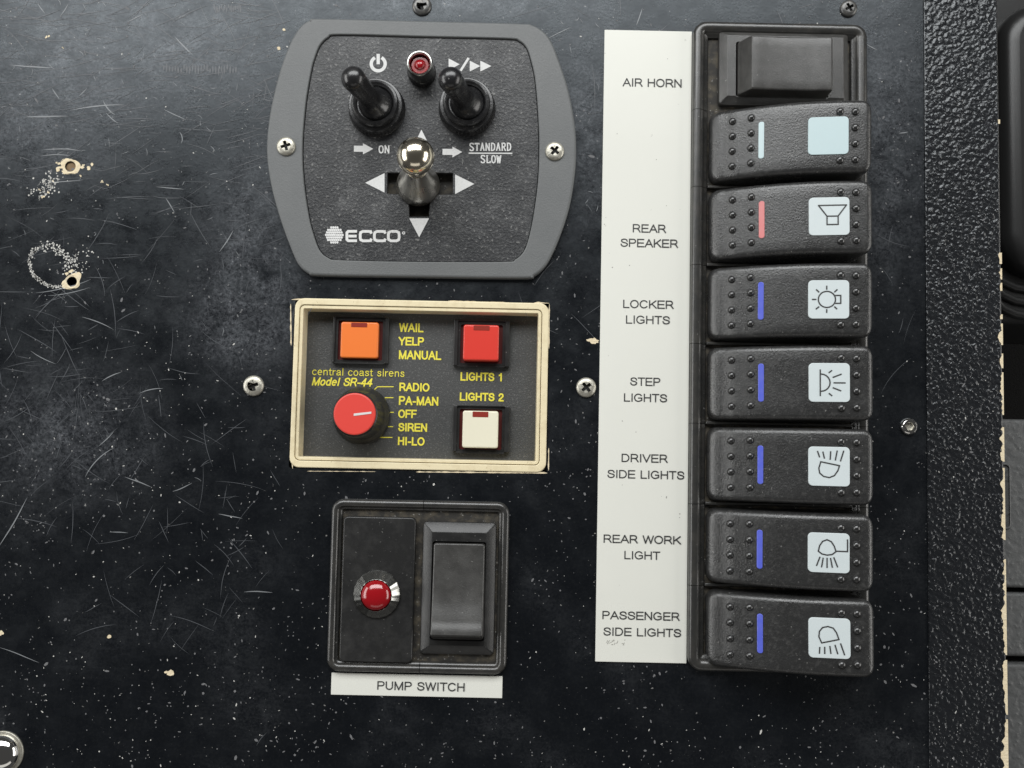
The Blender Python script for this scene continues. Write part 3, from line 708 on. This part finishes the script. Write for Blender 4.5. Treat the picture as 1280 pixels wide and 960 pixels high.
for s, x0, y0, x1, y1 in (('WAIL', 487, 143, 590, 180), ('YELP', 485, 200, 592, 235), ('MANUAL', 485, 255, 663, 292), ('RADIO', 487, 388, 615, 423), ('PA-MAN', 485, 443, 652, 480),
                          ('OFF', 483, 498, 562, 533), ('SIREN', 483, 553, 606, 588), ('HI-LO', 481, 610, 595, 645), ('LIGHTS 1', 738, 345, 917, 380), ('LIGHTS 2', 735, 428, 920, 462)):
    obj('lettering', stx(s, x0, y0, x1, y1, w=2.0, sp=.15), M['yellow'], sp, smooth=False)
obj('lettering', stx('central coast sirens', 130, 326, 513, 357, w=.95, sp=.1), M['yellow'], sp, smooth=False)
obj('lettering', stx('Model SR-44', 128, 365, 385, 400, w=1.75, shear=.22, sp=.12), M['yellow'], sp, smooth=False)
obj('dial_ticks', merge(*[ribbon(Z2(P, zs), 1.1, zs) for P in ([(388, 416), (400, 405), (466, 405)], [(430, 450), (465, 450)], [(452, 510), (467, 510)], [(440, 569), (464, 569)], [(405, 613), (461, 613)])]), M['yellow'], sp, smooth=False)
def push_button(hb, cb, wb, mt, hgt, label):
    H = WR(*hb, ZR + 8); C = WR(*cb, ZR + 8 + hgt); Wn = WR(*wb, ZR + 8 + hgt)
    C0 = ((C[0] + C[2]) / 2, (C[1] + C[3]) / 2)
    hole = RR(C[0] - 4.5, C[1] - 2, C[2] + 4.5, C[3] + 2.5, 1.5)
    hs = obj('push_button', slab(RR(*H, 1.5), bev(ZR - .5, ZR + 8, 1, 3), holes=[(RR(C[0] - 8, C[1] - 7, C[2] + 8, C[3] + 7, 1.5), [(0, ZR + 8), (0, ZR + 5.2)])], cap=True), M['black'], sp, label=label)
    obj('inner_frame', slab(RR(C[0] - 8, C[1] - 7, C[2] + 8, C[3] + 7, 1), [(0, ZR + 1), (0, ZR + 5)], holes=[(hole, [(0, ZR + 5), (0, ZR + .6)])]), M['black'], hs)
    obj('well', slab(RR(C[0] - 5, C[1] - 3, C[2] + 5, C[3] + 3, 1), [(0, ZR + .2), (0, ZR + .7)]), M['redwall'], hs)
    obj('button_cap', slab(RR(*C, 3), bev(ZR + 1, ZR + 8 + hgt, 2, 4)), mt, hs)
    obj('indicator_window', slab(RR(Wn[0], Wn[1], Wn[2], C[3] - 1.0, .8), bev(ZR + 7 + hgt, ZR + 8.4 + hgt, .3, 2)), M['window'], hs)
push_button((415.5, 396, 485.6, 454), (425.6, 402.5, 472.8, 447.5), (439, 402, 459, 409), M['orange'], 4, 'orange square push button beside the words wail, yelp and manual')
push_button((567, 399.6, 637, 458), (579, 406, 623.5, 450.5), (592, 406, 612, 413), M['red'], 16, 'red square push button above the words lights 1')
push_button((565.7, 507, 637, 565.5), (578, 513.5, 622.7, 560), (590.7, 513, 610.5, 521.5), M['ivory'], 10, 'ivory square push button below the words lights 2')
# knob
kc = W(452.5, 519.5, ZR)
kz = ZR + 58
kn = obj('rotary_knob', lathe(*kc, [(36, ZR), (36.5, ZR + 4), (35, ZR + 8), (31.5, ZR + 12), (30.5, ZR + 16), (28.5, kz - 6), (27.5, kz - 3), (26, kz - 1.5), (24.6, kz - 1.5)], 90, knurl=(4, 5, .035)), M['black'], sp, angle=30)
obj('knob_cap', lathe(*kc, [(25.6, kz - 4), (25.6, kz - .5), (25.0, kz + .6), (23.8, kz + 1)], 48), M['knob_red'], kn)
kt = W(441.5, 519, kz + 1)
obj('pointer_line', slab(PL([(kc[0] - 1, kc[1] - 2.6), (kc[0] + 20.5, kc[1] + .6), (kc[0] + 20.5, kc[1] + 3.4), (kc[0] - 1, kc[1] + .6)]), [(0, kz + .6), (.2, kz + 1.5)]), M['white_print'], kn)

# ------------------------------------------------------------------ rocker bodies (lofted along one axis)
def loft_rocker(x0, x1, hw, prof, z0, bv, cr, eb, n=44, axis='x', cx=0, cy=0, taper=None):
    """prof(u) gives the top height along the long axis, hw half width, bv edge bevel, cr corner radius, eb end bevel"""
    V, Fc = [], []; L = x1 - x0
    xs = [x0 + L * t for t in sorted(set([i / n for i in range(n + 1)] + [cr / L * (1 - math.cos(PI / 2 * k / 5)) for k in range(6)] + [1 - cr / L * (1 - math.cos(PI / 2 * k / 5)) for k in range(6)]))]
    m = 5; cnt = None
    for x in xs:
        d = min(x - x0, x1 - x); c = max(0, cr - d); ins = cr - math.sqrt(max(0, cr * cr - c * c))
        e = max(0, eb - d); drop = eb - math.sqrt(max(0, eb * eb - e * e))
        u = (x - x0) / L; h = hw - ins + (taper(u) if taper else 0); zt = prof(u) - drop * .8
        sec = [(-h - 1.2, z0)]
        for k in range(m + 1): a = PI / 2 * k / m; sec.append((-h + bv * (1 - math.cos(a)), zt - bv + bv * math.sin(a)))
        for k in range(1, 6): sec.append((-h + bv + (2 * h - 2 * bv) * k / 6, zt))
        for k in range(m, -1, -1): a = PI / 2 * k / m; sec.append((h - bv * (1 - math.cos(a)), zt - bv + bv * math.sin(a)))
        sec.append((h + 1.2, z0))
        for (s, z) in sec: V.append((cx + x, cy + s, z) if axis == 'x' else (cx - s, cy + x, z))
        cnt = len(sec)
    for i in range(len(xs) - 1):
        for j in range(cnt - 1):
            a = i * cnt + j; Fc.append((a, a + cnt, a + cnt + 1, a + 1))
    Fc.append(tuple(range(cnt))); Fc.append(tuple(range((len(xs) - 1) * cnt, len(xs) * cnt))[::-1])
    return V, Fc
def interp(T):
    def f(u):
        u = min(max(u, T[0][0]), T[-1][0])
        for k in range(len(T) - 1):
            if u <= T[k + 1][0]:
                p0 = T[max(k - 1, 0)][1]; p1 = T[k][1]; p2 = T[k + 1][1]; p3 = T[min(k + 2, len(T) - 1)][1]
                t = (u - T[k][0]) / (T[k + 1][0] - T[k][0])
                return .5 * (2 * p1 + (p2 - p0) * t + (2 * p0 - 5 * p1 + 4 * p2 - p3) * t * t + (3 * p1 - p0 - 3 * p2 + p3) * t ** 3)
        return T[-1][1]
    return f

# ------------------------------------------------------------------ pump switch group
PO = WR(411, 625.5, 635, 842, 10); PI_ = WR(424, 643, 622, 830, 8)
cc = ((PO[0] + PO[2]) / 2, (PO[1] + PO[3]) / 2)
pf = empty('switch_frame', *cc, 0); tag(pf, 'square black double switch frame above the white pump switch label', 'frame')
xm = W(527, 735, 8)[0]
def half_path(side):
    def f(i):
        P = RR(*PO, 15, 6)(i); n = 7
        if side == 0:   # left half: start bottom middle going round left to top middle  (corners order: TR, TL, BL, BR)
            Q = P[n:3 * n]; return [(xm - .35, Q[0][1])] + Q + [(xm - .35, Q[-1][1])]
        Q = P[3 * n:] + P[:n]; return [(xm + .35, Q[0][1])] + Q + [(xm + .35, Q[-1][1])]
    return f
FP = [(0, 0.3), (0, 6), (.7, 8.6), (2.4, 10.4), (5, 11), (7.5, 10.4), (9.2, 8.6), (10, 6.5), (11.6, 6), (12.8, 4.8), (13.4, 2), (13.4, .3)]
for s in (0, 1): obj('frame_section', sweep(half_path(s), FP, closed=False), M['frame'], pf, angle=50)
obj('frame_floor', slab(RR(PO[0] + 11, PO[1] + 11, PO[2] - 11, PO[3] - 11, 4), [(0, .3), (0, 1.6)]), M['dirty'], pf)
# blank half with lamp
B = WR(426.5, 646, 517.5, 828, 11)
bl = empty('indicator_plate', (B[0] + B[2]) / 2, (B[1] + B[3]) / 2, 1.6); tag(bl, 'black blanking plate with round red lamp in the left half of the pump switch frame', 'indicator lamp')
obj('blank_plate', slab(RR(*B, 6), bev(1.7, 11, 2, 4)), M['black'], bl)
lc = W(471, 743, 14)
ch = []
lb = obj('lamp_bezel', lathe(*lc, [(29, 11), (29, 13.5), (28.2, 14.8), (19.6, 22.5), (18.9, 22.7), (18.4, 20)], 44, cap=False, knurl=(1, 3, .02)), M['lampring'], bl, smooth=False)
obj('lens', lathe(*lc, [(18.3, 18)] + [(max(.2, 18.2 * math.cos(a)), 20.5 + 10 * math.sin(a)) for a in [i * PI / 2 / 9 for i in range(10)]], 48), M['lens_red'], lb, angle=0)
# rocker
def old_switch(name, box, inner, zt, prof, axis, label, frame_cat):
    H = WR(*box, zt * .4); C = WR(*inner, zt)
    r0 = empty(name, (H[0] + H[2]) / 2, (H[1] + H[3]) / 2, 1.6); tag(r0, label, 'switch', 'plain black rocker switches')
    hole = RR(C[0] - 1.6, C[1] - 1.6, C[2] + 1.6, C[3] + 1.6, 3)
    obj('surround', slab(RR(*H, 5), [(0, 1.7), (0, 6), (.6, 7.6), (1.8, 8.4), (12, zt - 1), (12.8, zt - .6)] if axis == 'x' else [(0, 1.7), (0, 5), (.6, 6.6), (1.8, 7.4), (11.5, zt), (12.2, zt + .2)],
        holes=[(hole, [(.5, zt if axis == 'y' else zt - .5), (0, zt - .8), (0, 2)])]), M['black'], r0, angle=35)
    obj('well', slab(RR(C[0] - 3, C[1] - 3, C[2] + 3, C[3] + 3, 2), [(0, 1.7), (0, 3)]), M['deep'], r0)
    if axis == 'x':
        g_ = loft_rocker(C[0], C[2], (C[3] - C[1]) / 2, prof, 3, 2.5, 2, 1.5, 48, 'x', 0, (C[1] + C[3]) / 2)
    else:
        g_ = loft_rocker(C[1], C[3], (C[2] - C[0]) / 2, prof, 3, 2.5, 3, 1.5, 48, 'y', (C[0] + C[2]) / 2, 0)
    obj('rocker', g_, M['old_rocker'], r0, angle=35)
    return r0
# u runs from bottom (0) to top (1)
old_switch('rocker_switch', (527, 652.5, 619, 818), (541, 679, 605, 799), 13,
           interp([(0, 16), (.02, 20), (.065, 36), (.09, 38), (.2, 34), (.4, 28), (.6, 24), (.8, 21), (1, 19)]), 'y', 'tall plain black rocker switch in the right half of the pump switch frame', 'switch')
# label under it
R_ = WR(414, 843, 628, 870.5, 1)
lab = obj('pump_label', slab(RR(*R_, .8), bev(.3, 1.6, .5, 2)), M['paper']); tag(lab, 'small white label reading pump switch below the square double frame', 'label')
obj('lettering', text_geo('PUMP SWITCH', 470.6, 851.3, 581.8, 862.2, 1.9, w=1.5, sp=.12), M['ink'], lab, smooth=False)

# ------------------------------------------------------------------ long switch column
BO = WR(864, 28.5, 1084, 840, 9)
xl = W(868, 60, 9)[0]; xl2 = W(858.5, 800, 9)[0]; xr1 = W(1084, 60, 9)[0]
BO = ((xl + xl2) / 2, W(970, 841, 9)[1], xr1, W(970, 28.5, 9)[1])
cc = ((BO[0] + BO[2]) / 2, (BO[1] + BO[3]) / 2)
bf = empty('switch_frame', *cc, 0); tag(bf, 'tall black frame holding the column of eight rocker switches', 'frame')
RX = (W(889, 141.6, 18)[0] + W(883.5, 739, 18)[0]) / 2 + 94.5
RYt = W(890, 140, 18)[1]; RYb = W(885, 739, 18)[1]
PITCH = (RYt - RYb) / 6
rows = [RYt - 44 - PITCH * i for i in range(7)]
FP2 = [(0, .3), (0, 7), (.8, 10), (2.8, 12.2), (6, 13), (9.5, 12.6), (12.6, 11), (14, 9), (15, 7), (18.5, 6), (20, 4), (20.4, .3)]
seams = [(rows[0] + PITCH / 2)] + [(rows[i] + rows[i + 1]) / 2 for i in range(6)]
gap = .3
def end_path(top, ycut):
    def f(i):
        P = RR(*BO, 17, 6)(i); n = 7
        if top: Q = P[0:2 * n]; return [(Q[0][0], ycut)] + Q + [(Q[-1][0], ycut)]
        Q = P[2 * n:]; return [(Q[0][0], ycut)] + Q + [(Q[-1][0], ycut)]
    return f
obj('frame_end', sweep(end_path(True, seams[0] + gap), FP2, closed=False), M['frame'], bf, angle=50)
obj('frame_end', sweep(end_path(False, seams[6] - gap), FP2, closed=False), M['frame'], bf, angle=50)
for i in range(6):
    ya, yb = seams[i] - gap, seams[i + 1] + gap
    lft = sweep(lambda k: [(BO[0] + k, ya), (BO[0] + k, yb)], FP2, closed=False)
    rgt = sweep(lambda k: [(BO[2] - k, yb), (BO[2] - k, ya)], FP2, closed=False)
    bar = slab(RR(BO[0] + 20, yb - 1, BO[2] - 20, yb + 2.5, .5), bev(.3, 9, .8, 2))
    obj('frame_section', merge(lft, rgt, bar), M['frame'], bf, angle=50)
obj('frame_floor', slab(RR(BO[0] + 18, BO[1] + 18, BO[2] - 18, BO[3] - 18, 4), [(0, .3), (0, 1.6)]), M['dirty'], bf)
# air horn switch
H = WR(898.5, 40.5, 1060, 133, 8); C = WR(921, 49, 1040, 118, 22)
r0 = empty('rocker_switch', (H[0] + H[2]) / 2, (H[1] + H[3]) / 2, 1.6)
tag(r0, 'plain black rocker switch without markings at the top beside the words air horn', 'switch', 'plain black rocker switches')
zt = 17
C = WR(920, 47, 1040, 117, 26)
C = (W(921, 85, 14)[0], W(980, 121, 17)[1], W(1039.5, 85, 36)[0], W(980, 47, 36)[1])
hole = RR(C[0] - 1.5, C[1] - 1.5, C[2] + 1.5, C[3] + 1.5, 2.5)
obj('surround', slab(RR(*H, 5), [(0, 1.7), (0, 7), (.6, 8.6), (1.8, 9.4), (8.5, zt), (9, zt + .2)], holes=[(hole, [(.5, zt + .2), (0, zt - .5), (0, 2)])]), M['old_rocker'], r0, angle=35)
obj('well', slab(RR(C[0] - 3, C[1] - 3, C[2] + 3, C[3] + 3, 2), [(0, 1.7), (0, 3)]), M['deep'], r0)
obj('rocker', loft_rocker(C[0], C[2], (C[3] - C[1]) / 2, interp([(0, 22), (.02, 25), (.10, 40), (.125, 41.5), (.3, 40), (.5, 39), (.75, 39.5), (.95, 41), (1, 41)]), 3, 2.5, 2, 2, 56, 'x', 0, (C[1] + C[3]) / 2), M['old_rocker'], r0, angle=35)

# column rockers
RP = interp([(0, 17), (.06, 22), (.15, 32), (.28, 44), (.42, 55), (.6, 65), (.8, 71), (.93, 73), (1, 73)])
LX0, LX1, HW = -94, 88.5, 44.5
def rz(x, y=0): return RP((x - LX0) / (LX1 - LX0))
def dome(cx, cy, r, z, rise):
    pr = [(r, -1.2)] + [(r * math.cos(a), rise * math.sin(a)) for a in (.05, .35, .65, .95, 1.25, 1.5)]
    return lathe(cx, cy, [(a, z + b) for a, b in pr], 14)
base_me = {}
def rocker(i, label, lensmat, icon):
    y = rows[i]
    r0 = empty('rocker_switch', RX, y, 1.6); tag(r0, label, 'switch', 'column of pictogram rocker switches')
    X, Y = RX, y
    if not base_me:
        o = obj('rocker', loft_rocker(LX0, LX1, HW, RP, 4, 7, 12, 8, 48, 'x', X, Y), M['rocker'], r0, angle=60); base_me['rocker'] = o.data
        d = obj('grip_dot', dome(X, Y, 4.7, 1.6, 4.2), M['dot'], r0, angle=0); base_me['dot'] = d.data
        D.objects.remove(d)
    else:
        o = D.objects.new('rocker', base_me['rocker']); COL.objects.link(o); o.parent = r0; ORG[o.name] = ORG[r0.name]
    obj('stem', slab(RR(X - 80, Y - 36, X + 70, Y + 36, 3), [(0, 1.7), (0, 5)]), M['black'], r0)
    spots = [(-69.5, 28.2 - 18.8 * k) for k in range(4)] + [(-49, 29.5 - 18.8 * k) for k in range(4)] + [(67.5, 29.2 - 19.4 * k) for k in range(4)] + [(50, 29.6), (50, -29.6)]
    for (dx, dy) in spots:
        d = D.objects.new('grip_dot', base_me['dot']); COL.objects.link(d); d.parent = r0
        d.location = (dx * S, dy * S, (rz(dx) - 1.6) * S); ORG[d.name] = ORG[r0.name]
    # the lens bar and the tile follow the surface
    def tile(cx, hx, hy, r, rise, m, nm):
        sl = (rz(cx + hx) - rz(cx - hx)) / (2 * hx); zc = rz(cx)
        zf = lambda x, y_: zc + sl * (x - X - cx)
        return obj(nm, slab(RR(X + cx - hx, Y - hy, X + cx + hx, Y + hy, r), bev(-1.5, rise, .6, 3), zf=zf), m, r0), zf
    tile(-38.0, 3.1, 23.0, 2.8, 1.0, lensmat, 'lens_bar')
    t, zf = tile(36.5, 23, 23, 5, 1.1, M['lens_white'] if icon is None else M['icon'], 'icon_tile')
    if icon:
        gs = []
        for st in icon:
            P = [(X + 36.5 + 23 * u, Y + 23 * v) for u, v in st]
            closed = P[0] == P[-1]
            gs.append(stroke(P[:-1] if closed else P, 1.5, lambda x, y_: zf(x, y_) + 1.45, closed=closed))
        obj('pictogram', merge(*gs, lift=.02), M['ink'], t, smooth=False)
    r0.rotation_euler = (math.radians((.5, -.4, .3, .1, -.5, .6, -.3)[i]), math.radians((-.4, .5, -.2, .4, 0, -.5, .3)[i]), math.radians((-.25, .15, -.1, .2, -.15, .1, .3)[i]))
    return r0
def nz(pts, cx, cy, h): return [((x - cx) / h, (cy - y) / h) for x, y in pts]
circ = [(-.1 + .42 * math.cos(2 * PI * k / 24), .42 * math.sin(2 * PI * k / 24)) for k in range(24)]; circ.append(circ[0])
I_sp = [nz(p, 585, 785, 75) for p in ([(545, 742), (648, 742), (617, 785), (576, 785), (545, 742)], [(576, 785), (576, 818), (617, 818), (617, 785)])]
I_bulb = [circ] + [nz(p, 559, 195, 73) for p in ([(581, 180), (601, 180), (601, 210), (581, 210)], [(551, 143), (551, 158)], [(551, 232), (551, 246)], [(498, 195), (514, 195)], [(513, 157), (524, 168)], [(578, 168), (589, 157)], [(578, 222), (588, 232)], [(512, 232), (524, 222)])]
Dc = [(528, 465)] + [(528 + 33 * math.sin(PI * k / 10), 497.5 - 32.5 * math.cos(PI * k / 10)) for k in range(1, 10)] + [(528, 530)]
I_step = [nz(p, 559, 497, 73) for p in ([(526, 448), (526, 548)], Dc, [(556, 461), (568, 451)], [(570, 478), (602, 465)], [(573, 498), (616, 498)], [(570, 516), (600, 528)], [(556, 537), (568, 547)])]
I_drv = [nz(p, 560, 805, 73) for p in ([(530, 788), (523, 812), (526, 830), (540, 842), (560, 846), (578, 838), (590, 820), (596, 801), (530, 788)], [(518, 748), (526, 772)], [(537, 750), (543, 776)], [(565, 748), (563, 780)], [(588, 745), (581, 782)], [(611, 745), (599, 785)])]
I_work = [nz(p, 735, 312, 98) for p in ([(685, 305), (691, 278), (705, 256), (726, 247), (746, 256), (760, 278), (768, 304), (750, 319), (726, 323), (702, 318), (685, 305)], [(766, 302), (822, 302), (822, 242)],
                                     [(693, 332), (676, 378)], [(708, 336), (700, 384)], [(726, 336), (726, 386)], [(742, 336), (751, 384)], [(757, 332), (776, 381)])]
I_pas = [nz(p, 728, 718, 98) for p in ([(690, 742), (677, 712), (680, 686), (695, 667), (720, 661), (745, 668), (760, 690), (771, 722), (690, 742)], [(681, 762), (679, 795)], [(704, 760), (704, 795)], [(728, 755), (733, 793)], [(752, 748), (765, 793)], [(778, 740), (797, 797)])]
rocker(0, 'rocker switch with a blank pale blue tile and pale blue bar', M['lens_white'], None)
rocker(1, 'rocker switch with a loudspeaker pictogram and a pink bar', M['lens_pink'], I_sp)
rocker(2, 'rocker switch with a light bulb pictogram beside the words locker lights', M['lens_blue'], I_bulb)
rocker(3, 'rocker switch with a half-round lamp shining sideways beside the words step lights', M['lens_blue'], I_step)
rocker(4, 'rocker switch with a lamp shining upwards beside the words driver side lights', M['lens_blue'], I_drv)
rocker(5, 'rocker switch with a work lamp on a bent arm pictogram', M['lens_blue'], I_work)
rocker(6, 'lowest rocker switch with a lamp shining downwards beside the words passenger side lights', M['lens_blue'], I_pas)

# long label strip
xa = (W(755, 40)[0] + W(744.5, 826)[0]) / 2; xb = BO[0] - .3
st_ = obj('label_strip', slab(RR(xa, W(800, 828, 1)[1], xb, W(810, 38.5, 1)[1], .8), bev(.3, 1.8, .5, 2)), M['paper'])
tag(st_, 'long white label strip naming every switch in the column', 'label')
for s, x0, x1, y0, y1 in (('AIR HORN', 778, 853, 97.5, 108), ('REAR', 790, 833, 280, 290.5), ('SPEAKER', 775, 848, 298, 308.5), ('LOCKER', 778, 842.5, 374.5, 385), ('LIGHTS', 781.5, 838, 394, 404.5),
        ('STEP', 787, 826, 471.5, 482), ('LIGHTS', 779, 834.5, 491.5, 502), ('DRIVER', 776, 835, 567, 577.5), ('SIDE LIGHTS', 758.5, 856, 587, 597.5),
        ('REAR WORK', 753.5, 851.5, 668, 678.5), ('LIGHT', 779.5, 825.5, 688.5, 699), ('PASSENGER', 752, 850, 763.5, 774), ('SIDE LIGHTS', 753.5, 852, 784, 794.5)):
    obj('lettering', text_geo(s, x0, y0, x1, y1, 2.05, w=1.5, sp=.1), M['ink'], st_, smooth=False)

g = []
for k in range(16):
    x = RS.uniform(756, 782); y = RS.uniform(799, 806); L_ = RS.uniform(1.5, 4); a = RS.uniform(-.3, 1.6)
    g.append(ribbon([W(x, y), W(x + L_ * math.cos(a), y - L_ * math.sin(a))], .5, 1.95 + k * .01))
for k in range(26):
    x = RS.uniform(750, 860); y = RS.uniform(45, 822); g.append(blob(*W(x, y), RS.uniform(.3, .8), 1.95, 6, .3, RS))
o = obj('smudge_marks', merge(*g), M['smudge'], st_, smooth=False); o['kind'] = 'stuff'

# ------------------------------------------------------------------ beyond the right edge
def bx(x0, y0, x1, y1, z0, z1, r, b): return slab(RR(x0, y0, x1, y1, r), bev(z0, z1, b, 5))
zq = -120
gx = W(1249, 200, zq)[0]
ga = empty('moulded_housing', gx + 150, W(1260, 150, zq)[1], -400); tag(ga, 'black moulded housing with rounded ridges beyond the upper right edge of the panel', 'trim')
yt = W(1260, -120, zq)[1]; yb_ = W(1260, 400, zq)[1]
obj('base_flange', bx(gx - 60, yb_, gx + 300, yt + 60, -400, zq - 30, 50, 12), M['gaiter'], ga)
obj('housing_body', bx(gx + 2, W(1260, 345, zq)[1], gx + 290, W(1260, 2, zq)[1], zq - 32, zq + 10, 60, 24), M['gaiter'], ga)
for k in range(3):
    yy = W(1260, 352 + 17 * k, zq)[1]
    P = [(gx - 8 + 40 * k * .2, yy + 46), (gx + 3, yy + 18), (gx + 16, yy + 5), (gx + 34, yy - 3), (gx + 70, yy - 8), (gx + 160, yy - 12)]
    V, Fc = [], []
    for j in range(9):
        a = PI * j / 8
        n_ = PL  # ridge built as a half-round bead along P
    Q = [Vector(p) for p in P]; n = len(Q)
    for i in range(n):
        d = (Q[min(i + 1, n - 1)] - Q[max(i - 1, 0)]).normalized(); nn = Vector((-d.y, d.x))
        for j in range(9):
            a = PI * j / 8; v = Q[i] + nn * 6.5 * math.cos(a); V.append((v.x, v.y, zq - 30 + 9 * math.sin(a)))
    for i in range(n - 1):
        for j in range(8):
            a = i * 9 + j; Fc.append((a, a + 9, a + 10, a + 1))
    obj('ridge', (V, Fc), M['gaiter'], ga, angle=0)
tr = empty('grey_trim', gx + 120, W(1270, 750, zq)[1], -400); tag(tr, 'grey grained plastic trim in three sections beyond the lower right edge of the panel', 'trim')
for (a, b, z, r) in ((524, 735, zq, 26), (741, 821, zq - 4, 3), (830, 1060, zq - 2, 3)):
    t_ = obj('trim_section', bx(gx - 60, W(1270, b, z)[1], gx + 260, W(1270, a, z)[1], -400, z, r, 5), M['trim'], tr)
obj('slot', slab(RR(gx - 30, W(1260, 662, zq)[1], W(1263, 620, zq)[0], W(1260, 578, zq)[1], 7), bev(zq - 1, zq + 2.5, 2, 3), holes=[(RR(gx - 28, W(1260, 659, zq)[1], W(1261, 620, zq)[0] , W(1260, 581, zq)[1], 5), [(0, zq + 2.5), (0, zq + .4)])]), M['trim'], tr)
